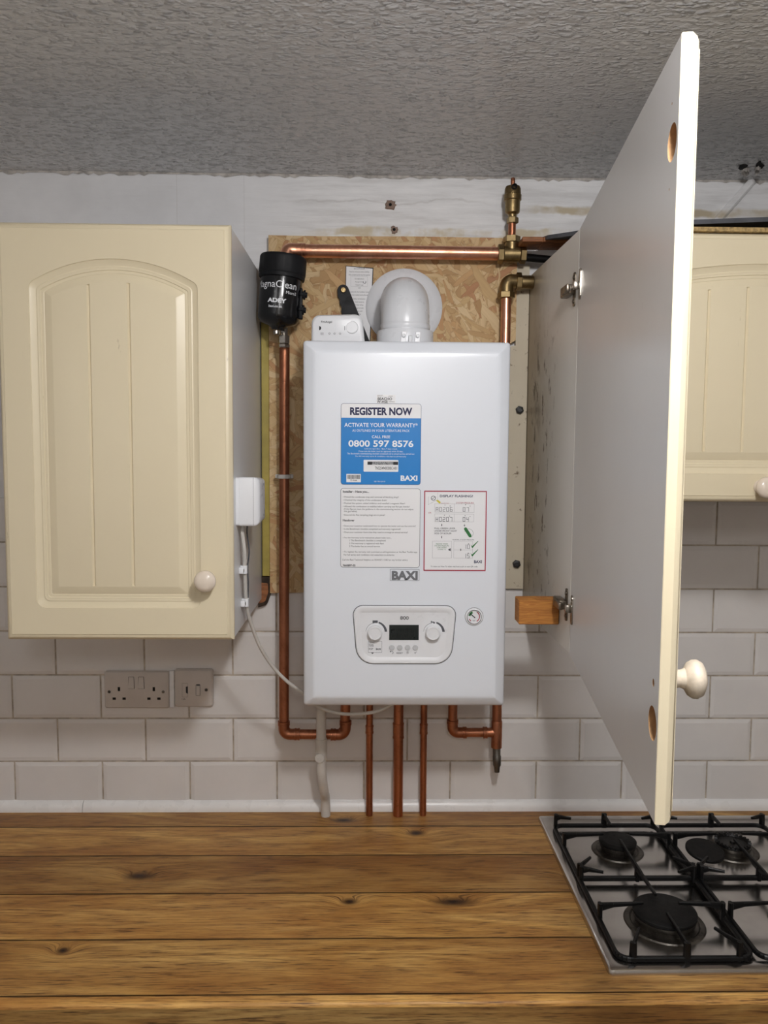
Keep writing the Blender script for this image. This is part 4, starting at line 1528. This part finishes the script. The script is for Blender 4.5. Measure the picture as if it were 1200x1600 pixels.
# ================================================================== PIPEWORK
def ringsocket(bm, p, ax, r, L):
    """end-feed socket: thicker sleeve with a rolled lip at each end"""
    lathe(bm, [(r, 0), (r + 0.0016, 0.0004), (r + 0.0016, 0.004), (r + 0.0010, 0.0046), (r + 0.0010, L - 0.0046), (r + 0.0016, L - 0.004), (r + 0.0016, L - 0.0004), (r, L)], p, ax, 24, False, False)


def hexnut(bm, p, ax, r, L, n=6):
    lathe(bm, [(r * 0.86, 0), (r, 0.0012), (r, L - 0.0012), (r * 0.86, L)], p, ax, n)


# long horizontal 28 mm pipe from the filter to the brass tee
p0 = thing('copper_pipe', 'thick horizontal copper pipe above the boiler from filter to brass tee', 'pipe', (0.25, -0.05, 2.18))
bm = new()
sweep(bm, fillet([(0.0330, -0.0600, 2.1560), (0.0330, -0.0560, 2.1810), (0.0560, -0.0520, 2.1810), (0.4930, -0.0480, 2.1808)], [0.012, 0.016], 8), 0.0140, 28)
put('tube', bm, M['copper'], p0)
bm = new()
sweep(bm, fillet([(0.0330, -0.0600, 2.1600), (0.0330, -0.0560, 2.1810), (0.0500, -0.0525, 2.1810), (0.0680, -0.0519, 2.1810)], [0.012, 0.016], 8), 0.0153, 28)
ringsocket(bm, (0.0600, -0.0519, 2.1810), (1, 0, 0), 0.0145, 0.0115)
put('elbow_fitting', bm, M['copper'], p0)

# brass tee with automatic air vent
av = thing('air_vent_valve', 'brass tee with a tall automatic air vent reaching up to the ceiling', 'valve', (0.517, -0.05, 2.18))
TXx, TYy = 0.5165, -0.048
bm = new()
lathe(bm, [(0.0150, 0), (0.0168, 0.001), (0.0168, 0.035), (0.0150, 0.036)], (TXx - 0.018, TYy, 2.1800), (1, 0, 0), 24)
lathe(bm, [(0.0145, 0), (0.0145, 0.022), (0.0135, 0.024)], (TXx, TYy, 2.1860), (0, 0, 1), 24)
hexnut(bm, (TXx - 0.0305, TYy, 2.1800), (1, 0, 0), 0.0205, 0.013)
hexnut(bm, (TXx + 0.0180, TYy, 2.1790), (1, 0, 0), 0.0195, 0.013)
hexnut(bm, (TXx, TYy, 2.2035), (0, 0, 1), 0.0185, 0.0145)
put('tee', bm, M['brass'], av, 25)
bm = new()
lathe(bm, [(0.0082, 0), (0.0082, 0.040)], (TXx, TYy, 2.216), (0, 0, 1), 20)
put('copper_tail', bm, M['copperdark'], av)
bm = new()
hexnut(bm, (TXx + 0.001, TYy, 2.2445), (0, 0, 1), 0.0125, 0.013)
lathe(bm, [(0.0090, 0), (0.0090, 0.006), (0.0150, 0.010), (0.0158, 0.013), (0.0165, 0.035), (0.0188, 0.0365), (0.0190, 0.047), (0.0178, 0.0485), (0.0172, 0.060), (0.0150, 0.065), (0.006, 0.067)], (TXx, TYy, 2.2570), (0, 0, 1), 28)
va = put('vent_body', bm, M['brass'], av, 30)
bm = new()
lathe(bm, [(0.0045, 0), (0.0048, 0.010), (0.0046, 0.0165), (0.0035, 0.018), (0.0, 0.018)], (TXx, TYy, 2.3225), (0, 0, 1), 14)
put('vent_cap', bm, M['copperdark'], va)
bm = new()
lathe(bm, [(0.0060, 0), (0.0060, 0.010), (0.0042, 0.0105), (0.0040, 0.004), (0.0, 0.004)], (TXx, TYy - 0.013, 2.3165), (0, -1, 0), 18)
put('vent_port', bm, M['hole'], va)
bm = new()
sweep(bm, [(0.545, -0.047, 2.1740), (0.60, -0.038, 2.1720), (0.68, -0.03, 2.1700)], 0.0085, 16)
put('tail_pipe', bm, M['enamel'], av)

# brass elbow and the bright pipe into the boiler
p0 = thing('copper_pipe', 'short bright copper pipe with brass elbow above the boiler corner', 'pipe', (0.505, -0.05, 2.0))
bm = new()
sweep(bm, [(0.5060, -0.052, 1.962), (0.5060, -0.052, 2.094)], 0.0108, 24)
put('tube', bm, M['copper'], p0)
bm = new()
sweep(bm, fillet([(0.5060, -0.052, 2.092), (0.5060, -0.050, 2.1225), (0.5330, -0.046, 2.1225)], 0.016, 8), 0.0150, 24)
hexnut(bm, (0.5060, -0.052, 2.0850), (0, 0, 1), 0.0185, 0.0135)
hexnut(bm, (0.5270, -0.047, 2.1225), (1, 0, 0), 0.0190, 0.0125)
lathe(bm, [(0.0135, 0), (0.0145, 0.001), (0.0145, 0.024), (0.0135, 0.027)], (0.5385, -0.045, 2.1215), (1, 0, 0), 24)
put('brass_elbow', bm, M['brass'], p0, 30)

# left vertical pipe, from the filter to under the boiler
LX, LY = 0.0232, -0.046
p0 = thing('copper_pipe', 'long vertical copper pipe left of the boiler, turning back under it', 'pipe', (LX, LY, 1.11))
bm = new()
sweep(bm, fillet([(LX + 0.0030, LY - 0.012, 1.975), (LX + 0.001, LY, 1.80), (LX - 0.0020, LY, 1.1130), (0.1585, -0.048, 1.1130), (0.1620, -0.050, 1.2555)], [0.2, 0.020, 0.020], 10), 0.0112, 24)
put('tube', bm, M['copperdark'], p0)
bm = new()
sweep(bm, fillet([(LX - 0.002, LY, 1.140), (LX - 0.0020, LY, 1.1130), (LX + 0.030, LY, 1.1130)], 0.017, 8), 0.0125, 24, False)
ringsocket(bm, (LX - 0.002, LY, 1.134), (0, 0, 1), 0.0120, 0.010)
ringsocket(bm, (LX + 0.022, LY, 1.1130), (1, 0, 0), 0.0120, 0.012)
put('elbow_fitting', bm, M['copperdark'], p0)
bm = new()
sweep(bm, fillet([(0.130, -0.048, 1.1130), (0.1592, -0.0485, 1.1130), (0.1605, -0.049, 1.142)], 0.017, 8), 0.0125, 24, False)
ringsocket(bm, (0.127, -0.048, 1.1130), (1, 0, 0), 0.0120, 0.012)
ringsocket(bm, (0.1605, -0.049, 1.136), (0, 0, 1), 0.0120, 0.010)
put('elbow_fitting', bm, M['copperdark'], p0)
# its white clip
bm = new()
lathe(bm, [(0.0118, 0), (0.0152, 0), (0.0152, 0.0085), (0.0118, 0.0085)], (LX, LY, 1.6915), (0, 0, 1), 24, False, False)
box(bm, LX - 0.0195, LX + 0.0195, LY + 0.003, LY + 0.0135, 1.6915, 1.7000, 0.001, 1)
box(bm, LX - 0.008, LX + 0.008, LY + 0.0125, -0.0150, 1.6915, 1.7000, 0.001, 1)
tag(put('pipe_clip', bm, M['offwhite']), 'white plastic clip round the vertical copper pipe', 'clip')

# three pipes dropping from the boiler through the worktop
for x, r, y, lb, zc_, Lc in ((0.2148, 0.0077, -0.0285, 'thin copper pipe dropping into the worktop, nearest the white waste pipe', 1.1105, 0.019),
                             (0.2806, 0.0113, -0.0300, 'thick middle copper pipe dropping into the worktop', 1.0995, 0.036),
                             (0.3385, 0.0077, -0.0285, 'thin copper pipe dropping into the worktop, right of the thick one', 1.1090, 0.024)):
    p0 = thing('copper_pipe', lb, 'pipe', (x, y, WZ))
    bm = new()
    sweep(bm, [(x, y - 0.010, 1.2555), (x, y - 0.004, 1.10), (x + 0.0008, y, WZ - 0.02)], r, 22)
    put('tube', bm, M['copperdark'], p0)
    bm = new()
    ringsocket(bm, (x, y - 0.0048, zc_), (0, 0, 1), r, Lc)
    put('coupler', bm, M['copperdark'], p0)

# pressure relief loop on the right
p0 = thing('copper_pipe', 'copper loop with tee and open blow-off end under the boiler, far right', 'pipe', (0.45, -0.05, 1.03))
RY = -0.048
bm = new()
sweep(bm, fillet([(0.4025, RY, 1.2555), (0.4030, RY, 1.1175), (0.5030, RY, 1.1175)], 0.018, 8), 0.0105, 22)
sweep(bm, [(0.5028, RY, 1.2555), (0.5035, RY, 1.085)], 0.0108, 22)
put('tube', bm, M['copperdark'], p0)
bm = new()
sweep(bm, fillet([(0.4027, RY, 1.144), (0.4030, RY, 1.1175), (0.4330, RY, 1.1175)], 0.016, 8), 0.0120, 22, False)
ringsocket(bm, (0.4027, RY, 1.138), (0, 0, 1), 0.0115, 0.009)
ringsocket(bm, (0.4260, RY, 1.1175), (1, 0, 0), 0.0115, 0.009)
put('elbow_fitting', bm, M['copperdark'], p0)
bm = new()
ringsocket(bm, (0.4720, RY, 1.1175), (1, 0, 0), 0.0115, 0.010)
lathe(bm, [(0.0122, 0), (0.0124, 0.060), (0.0118, 0.062)], (0.5033, RY, 1.083), (0, 0, 1), 22)
lathe(bm, [(0.0105, 0), (0.0120, 0.012)], (0.4820, RY, 1.1175), (1, 0, 0), 22, False, False)
put('tee_fitting', bm, M['copperdark'], p0)
bm = new()
lathe(bm, [(0.0088, 0), (0.0085, 0.022), (0.0095, 0.024), (0.0092, 0.044), (0.0070, 0.048), (0.0058, 0.060), (0.0046, 0.060), (0.0044, 0.045), (0.0, 0.045)], (0.5038, RY - 0.001, 1.0875), (0.01, -0.10, -1), 18)
put('blow_off_end', bm, M['alu'], p0)

# white condensate waste pipe
p0 = thing('waste_pipe', 'white plastic waste pipe running from the boiler into the worktop', 'pipe', (0.11, -0.045, WZ))
bm = new()
sweep(bm, catmull([(0.1075, -0.077, 1.2555), (0.1072, -0.077, 1.16), (0.1075, -0.076, 1.06), (0.1090, -0.070, 1.02), (0.1120, -0.055, 0.985), (0.1145, -0.036, 0.955), (0.1152, -0.030, WZ - 0.01)], 8), 0.0108, 22)
put('tube', bm, M['offwhite'], p0)
bm = new()
lathe(bm, [(0.0108, 0), (0.0128, 0.0005), (0.0128, 0.046), (0.0108, 0.0465)], (0.1073, -0.0765, 1.068), (0, 0, 1), 22, False, False)
lathe(bm, [(0.0112, 0), (0.0112, 0.012), (0.0100, 0.014), (0.0035, 0.0145), (0.003, 0.0135), (0.0, 0.0135)], (0.1053, -0.076, 1.0735), (-0.08, -1, 0), 22)
put('coupling', bm, M['offwhite'], p0)

# ================================================================== WIRELESS RECEIVER, CABLE, CLIPS
jb = thing('junction_box', 'white plastic junction box screwed to the side of the left cabinet', 'junction box', (-0.012, -0.315, 1.615))
bm = new()
yo = [(-0.362, 1.6165), (-0.270, 1.6195), (-0.270, 1.7005), (-0.362, 1.7050)]
rings = []
for ins, x in ((0.0, -0.032), (0.0, -0.026), (-0.0006, -0.0258), (-0.0006, 0.0010), (0.0006, 0.0055), (0.0045, 0.0095), (0.012, 0.0105)):
    pts = round_poly(inset_poly(yo, ins), 0.005, 4)
    rings.append([(x, p.x, p.y) for p in pts])
ring_loft(bm, rings)
put('box_shell', bm, M['white'], jb)
bm = new()
box(bm, -0.0005, 0.0000, -0.36275, -0.3300, 1.6168, 1.7045)
put('lid_seam', bm, M['greyink'], jb, 0)
for z_ in (1.632, 1.690):
    bm = new()
    lathe(bm, [(0.0022, 0), (0.0022, 0.0006), (0.0, 0.0006)], (0.0103, -0.300, z_), (1, 0, 0), 10)
    put('lid_screw', bm, M['greyink'], jb)
bm = new()
sweep(bm, catmull([(-0.0245, -0.335, 1.6200), (-0.0245, -0.335, 1.600), (-0.0220, -0.328, 1.565), (-0.0235, -0.318, 1.5330), (-0.0235, -0.310, 1.500), (-0.0235, -0.300, 1.4660), (-0.0200, -0.285, 1.430),
                   (-0.0050, -0.255, 1.3690), (0.0180, -0.230, 1.3200), (0.0450, -0.215, 1.2850), (0.0760, -0.205, 1.2580), (0.1000, -0.200, 1.2330), (0.1250, -0.200, 1.2200), (0.1550, -0.200, 1.2125), (0.1900, -0.200, 1.2115), (0.2300, -0.200, 1.2175), (0.2600, -0.200, 1.2330), (0.2750, -0.200, 1.2515)], 8), 0.0036, 12)
tag(put('power_cable', bm, M['offwhite']), 'white cable drooping from the junction box to under the boiler', 'cable')
bm = new()
sweep(bm, catmull([(-0.0180, -0.318, 1.6180), (-0.0185, -0.318, 1.598), (-0.0155, -0.313, 1.565), (-0.0195, -0.305, 1.535), (-0.0200, -0.298, 1.500), (-0.0215, -0.292, 1.468)], 8), 0.0013, 8)
tag(put('earth_wire', bm, M['greyink']), 'thin dark wire hanging beside the white cable below the junction box', 'wire')
for z_, y_, lb in ((1.5300, -0.317, 'white cable clip nearest the junction box'), (1.4640, -0.300, 'lower white cable clip at the bottom of the left cabinet side')):
    t0 = thing('cable_clip', lb, 'clip', (-0.028, y_, z_))
    bm = new()
    sweep(bm, [(-0.0320, y_, z_ - 0.007), (-0.0235, y_, z_ - 0.007)], 0.0001, 4)
    bm.clear()
    pts = round_poly([(-0.0320, -0.0095), (-0.0185, -0.0065), (-0.0185, 0.0060), (-0.0320, 0.0060)], 0.003)
    ring_loft(bm, [[(p.x, y_ + p.y, z_ - 0.0075) for p in pts], [(p.x, y_ + p.y, z_ + 0.0075) for p in pts]])
    box(bm, -0.0320, -0.0235, y_ - 0.0175, y_ - 0.0090, z_ - 0.0060, z_ + 0.0060, 0.0015, 2)
    put('clip_body', bm, M['white'], t0)
    bm = new()
    lathe(bm, [(0.003, 0), (0.003, 0.001), (0.0, 0.0015)], (-0.0236, y_ - 0.0135, z_), (1, 0, 0), 12)
    put('nail', bm, M['chrome'], t0)

# ================================================================== SOCKETS
so = thing('double_socket', 'white double wall socket with two switches under the left cabinet', 'socket', (-0.316, 0, 1.16))
bm = new()
SX0_, SX1_, Z0_, Z1_ = -0.3925, -0.2445, 1.1605, 1.2465
ring_loft(bm, [[(p.x, y, p.y) for p in round_poly(inset_poly(rect(SX0_, SX1_, Z0_, Z1_), i), 0.005)] for i, y in ((0, 0.001), (0, -0.006), (0.0025, -0.0095), (0.004, -0.0098))])
put('face_plate', bm, M['socket'], so)
yS = -0.0098
pm = lambda u, v: (-0.3925 + (u - 120) / 545 * 0.148, 1.2465 - (v - 162) / 310 * 0.086)
for u in (349, 432):
    bm = new()
    a = [pm(u - 20, 208), pm(u + 20, 208), pm(u + 25, 300), pm(u - 25, 300)]
    f0 = [(p[0], yS + 0.0005, p[1]) for p in a]
    f1 = [(a[0][0], yS - 0.0003, a[0][1]), (a[1][0], yS - 0.0003, a[1][1]), (a[2][0], yS - 0.0035, a[2][1]), (a[3][0], yS - 0.0035, a[3][1])]
    ring_loft(bm, [f0, f1])
    put('rocker_switch', bm, M['socket'], so, 0)
bm = new()
for u in (349, 432):
    a = [pm(u - 23, 205), pm(u + 23, 205), pm(u + 28, 303), pm(u - 28, 303)]
    quad2(bm, a, yS - 0.0001)
    quad2(bm, [pm(u - 27, 296), pm(u + 27, 296), pm(u + 27, 305), pm(u - 27, 305)], yS - 0.0002)
for (u, v, w_, h_) in ((245, 308, 10, 17), (204, 389, 14, 10), (287, 389, 14, 10), (537, 308, 10, 17), (495, 389, 14, 10), (579, 389, 14, 10)):
    quad2(bm, [pm(u - w_, v - h_), pm(u + w_, v - h_), pm(u + w_, v + h_), pm(u - w_, v + h_)], yS - 0.0001)
ink('pin_slots', bm, M['hole'], so)
for u in (163, 615):
    bm = new()
    x, z = pm(u, 331)
    lathe(bm, [(0.0034, 0), (0.0034, 0.0006), (0.0016, 0.0010), (0.0, 0.0006)], (x, yS, z), (0, -1, 0), 14)
    put('face_screw', bm, M['alu'], so)
bm = new()
box(bm, -0.2440, -0.2335, -0.0085, 0.001, 1.1620, 1.2475, 0.001, 1)
tag(put('spacer_strip', bm, M['white']), 'narrow white strip filling the gap between the two sockets', 'strip')
fs = thing('fused_spur', 'square white fused spur switch beside the double socket', 'switch', (-0.19, 0, 1.165))
bm = new()
ring_loft(bm, [[(p.x, y, p.y) for p in round_poly(inset_poly(rect(-0.2328, -0.1445, 1.1640, 1.2520), i), 0.006)] for i, y in ((0, 0.001), (0, -0.007), (0.003, -0.0110), (0.005, -0.0114))])
put('face_plate', bm, M['socket'], fs)
yS = -0.0114
pm = lambda u, v: (-0.2328 + (u - 730) / 322 * 0.0883, 1.2520 - (v - 140) / 318 * 0.088)
bm = new()
outl_ = lambda u0, v0, u1, v1, t=0.0004: outline(bm, pm(u0, v0)[0], pm(u1, v1)[0], pm(u0, v1)[1], pm(u0, v0)[1], 0.0003, t, yS - 0.0001)
outl_(797, 255, 843, 372)
outl_(910, 268, 948, 360, 0.0006)
quad2(bm, [pm(915, 264), pm(945, 264), pm(945, 274), pm(915, 274)], yS - 0.0001)
quad2(bm, [pm(828, 285), pm(845, 280), pm(845, 345), pm(828, 335)], yS - 0.0001)
text(bm, '13A', *pm(795, 396), yS - 0.0001, None, 0.008)
ink('switch_outline', bm, M['ink'], fs)
bm = new()
box(bm, pm(913, 0)[0], pm(945, 0)[0], yS - 0.002, yS, pm(0, 356)[1], pm(0, 276)[1], 0.0008, 1)
put('rocker_switch', bm, M['socket'], fs)
bm = new()
x, z = pm(997, 311)
lathe(bm, [(0.0036, 0), (0.0036, 0.0006), (0.0016, 0.0010), (0.0, 0.0006)], (x, yS, z), (0, -1, 0), 14)
put('face_screw', bm, M['alu'], fs)

# ================================================================== GAS HOB
ho = thing('gas_hob', 'stainless steel four-burner gas hob set into the oak worktop', 'hob', (0.89, -0.32, WZ))
HX0, HX1, HY0, HY1 = 0.6000, 1.1900, -0.6040, -0.0500
bm = new()
hb_ = [(HX0, HY0), (HX1, HY0), (HX1, HY1), (HX0, HY1)]
rings = []
for ins, z in ((0.0, WZ - 0.002), (0.0, WZ + 0.003), (0.002, WZ + 0.0075), (0.005, WZ + 0.009), (0.0195, WZ + 0.0095), (0.0215, WZ + 0.0085), (0.026, WZ + 0.0045), (0.030, WZ + 0.004)):
    pts = round_poly(inset_poly(hb_, ins), max(0.008, 0.004 + ins), 5)
    rings.append([(p.x, p.y, z) for p in pts])
ring_loft(bm, rings)
put('hob_plate', bm, M['steel'], ho)
HZ = WZ + 0.004
BUR = {'rl': (0.7365, -0.2050, 0.0375), 'fl': (0.7410, -0.4640, 0.0545), 'rr': (0.9790, -0.2080, 0.0375), 'fr': (0.9850, -0.4660, 0.0375)}
for key, (x, y, r) in BUR.items():
    bm = new()
    lathe(bm, [(r + 0.016, 0.0), (r + 0.014, 0.0022), (r + 0.006, 0.003), (r + 0.003, 0.001), (r - 0.004, 0.0012), (r - 0.004, 0.008), (r - 0.001, 0.010), (r, 0.0165), (r - 0.003, 0.0175), (r * 0.5, 0.0175)], (x, y, HZ), (0, 0, 1), 48)
    b_ = put('burner', bm, M['alu'], ho)
    if key == 'rr':
        bm = new()
        n = 72
        rings = []
        for rr_, h in ((r - 0.002, 0.0165), (r - 0.001, 0.0235), (r - 0.007, 0.0240), (r - 0.009, 0.0185), (0.006, 0.0180), (0.005, 0.0215), (0.0005, 0.0215)):
            rings.append([Vector((x + cos(2 * pi * i / n) * rr_ * (0.95 if i % 3 == 0 and h > 0.018 and rr_ > 0.02 else 1), y + sin(2 * pi * i / n) * rr_ * (0.95 if i % 3 == 0 and h > 0.018 and rr_ > 0.02 else 1), HZ + h - (0.005 if i % 3 == 0 and h > 0.02 and rr_ > 0.02 else 0))) for i in range(n)])
        ring_loft(bm, rings)
        o = put('flame_ring', bm, M['enamel'], b_)
        o['label'] = 'uncovered toothed flame ring'
    else:
        bm = new()
        lathe(bm, [(r - 0.003, 0.0170), (r + 0.0005, 0.0180), (r + 0.001, 0.0225), (r - 0.002, 0.0245), (r - 0.006, 0.0252), (0.0, 0.0252)], (x, y, HZ), (0, 0, 1), 48)
        put('burner_cap', bm, M['cap'], b_)
bm = new()
lathe(bm, [(0.034, 0.0), (0.0375, 0.001), (0.0380, 0.0055), (0.036, 0.0075), (0.0, 0.0078)], (0.8960, -0.2640, WZ + 0.0300), (0.05, -0.16, 1), 48)
tag(put('burner_cap', bm, M['cap']), 'loose black burner cap lying askew on the grids between the burners', 'burner cap')


def bar(bm, p, q, w0, h0, w1, h1, up=(0, 0, 1)):
    """tapered flat bar standing on edge"""
    p, q = Vector(p), Vector(q)
    d_ = (q - p).normalized()
    s = d_.cross(Vector(up)).normalized()
    u = s.cross(d_).normalized()
    rings = []
    for c, w_, h_ in ((p, w0, h0), (q, w1, h1)):
        rings.append([c + s * (a * w_ / 2) + u * (b * h_ / 2) for a, b in ((-1, -0.6), (-0.6, -1), (0.6, -1), (1, -0.6), (1, 0.6), (0.6, 1), (-0.6, 1), (-1, 0.6))])
    ring_loft(bm, rings)


def pan_support(gx0, gx1, label):
    gy0, gy1, gm = -0.5820, -0.1120, -0.3330
    zr = WZ + 0.0135
    zt = WZ + 0.0400
    cx = (gx0 + gx1) / 2
    t0 = thing('pan_support', label, 'pan support', (cx, -0.345, WZ + 0.004), 'black cast pan supports on the hob')
    bm = new()
    loop = round_poly([(gx0, gy0), (gx1, gy0), (gx1, gy1), (gx0, gy1)], 0.020, 5)
    pts = [Vector((p.x, p.y, zr)) for p in loop]
    n = len(pts)
    for i in range(n):
        bar(bm, pts[i], pts[(i + 1) % n], 0.0075, 0.0085, 0.0075, 0.0085)
    bar(bm, (gx0, gm, zr), (gx1, gm, zr), 0.0075, 0.0095, 0.0075, 0.0095)
    put('grid_frame', bm, M['enamel'], t0, 30)

    def finger(a, b, h=0.0):
        bm = new()
        a, b = Vector(a), Vector(b)
        kx = a + (b - a).normalized() * 0.006
        bar(bm, (a.x, a.y, zr - 0.004), (a.x, a.y, zt + 0.001), 0.0125, 0.0080, 0.0105, 0.0070, up=(b - a).normalized())
        m = a + (b - a) * 0.30
        bar(bm, (a.x, a.y, zt - 0.006), (m.x, m.y, zt - 0.003), 0.0058, 0.0150, 0.0055, 0.0085)
        bar(bm, (m.x, m.y, zt - 0.003), (b.x, b.y, zt - 0.002), 0.0055, 0.0085, 0.0048, 0.0050)
        put('grid_finger', bm, M['enamel'], t0, 30)
    ry, fy = -0.2050, -0.4650
    finger((gx0 + 0.002, ry + 0.002, 0), (cx - 0.028, ry + 0.004, 0))
    finger((gx1 - 0.002, ry + 0.002, 0), (cx + 0.028, ry + 0.004, 0))
    finger((gx0 + 0.002, fy, 0), (cx - 0.032, fy + 0.004, 0))
    finger((gx1 - 0.002, fy, 0), (cx + 0.032, fy + 0.004, 0))
    finger((cx, gy1, 0), (cx, gy1 - 0.052, 0))
    finger((cx, gy0, 0), (cx, fy - 0.028, 0))
    # long middle finger over both burners
    bm = new()
    bar(bm, (cx, gm, zr - 0.004), (cx, gm, zt - 0.004), 0.014, 0.008, 0.012, 0.007, up=(1, 0, 0))
    bar(bm, (cx, gm + 0.025, zt - 0.006), (cx, gm - 0.025, zt - 0.006), 0.0060, 0.0130, 0.0060, 0.0130)
    bar(bm, (cx, gm + 0.024, zt - 0.005), (cx, ry - 0.022, zt - 0.002), 0.0058, 0.0100, 0.0048, 0.0050)
    bar(bm, (cx, gm - 0.024, zt - 0.005), (cx, fy + 0.030, zt - 0.002), 0.0058, 0.0100, 0.0048, 0.0050)
    put('grid_finger', bm, M['enamel'], t0, 30)
    for sx, gx in ((1, gx0), (-1, gx1)):
        finger((gx + sx * 0.004, gy1 - 0.004, 0), (gx + sx * 0.034, gy1 - 0.018, 0))
        finger((gx + sx * 0.024, gy0 + 0.002, 0), (gx + sx * 0.048, gy0 + 0.045, 0))
        finger((gx + sx * 0.002, gm + 0.004, 0), (gx + sx * 0.030, gm + 0.034, 0))
        finger((gx + sx * 0.003, gm - 0.004, 0), (gx + sx * 0.040, gm - 0.022, 0))
    return t0


pan_support(0.6225, 0.8470, 'black pan support grid on the hob half holding the largest burner')
pan_support(0.8570, 1.0900, 'black pan support grid on the hob half with the uncovered burner')

# ================================================================== CEILING LAMP AND ADDED FILL FITTING (behind the camera's view)
for (x, y, lb) in ((LAMP[0], LAMP[1], 'round white flush ceiling lamp above the front of the worktop'), (0.3, -2.7, 'added round white fitting for the fill light at the far side of the room')):
    bm = new()
    lathe(bm, [(0.105, 0), (0.105, 0.012), (0.100, 0.018), (0.092, 0.021), (0.0, 0.021)], (x, y, CEIL), (0, 0, -1), 40)
    tag(put('light_fitting', bm, M['lampglass']), lb, 'lamp')
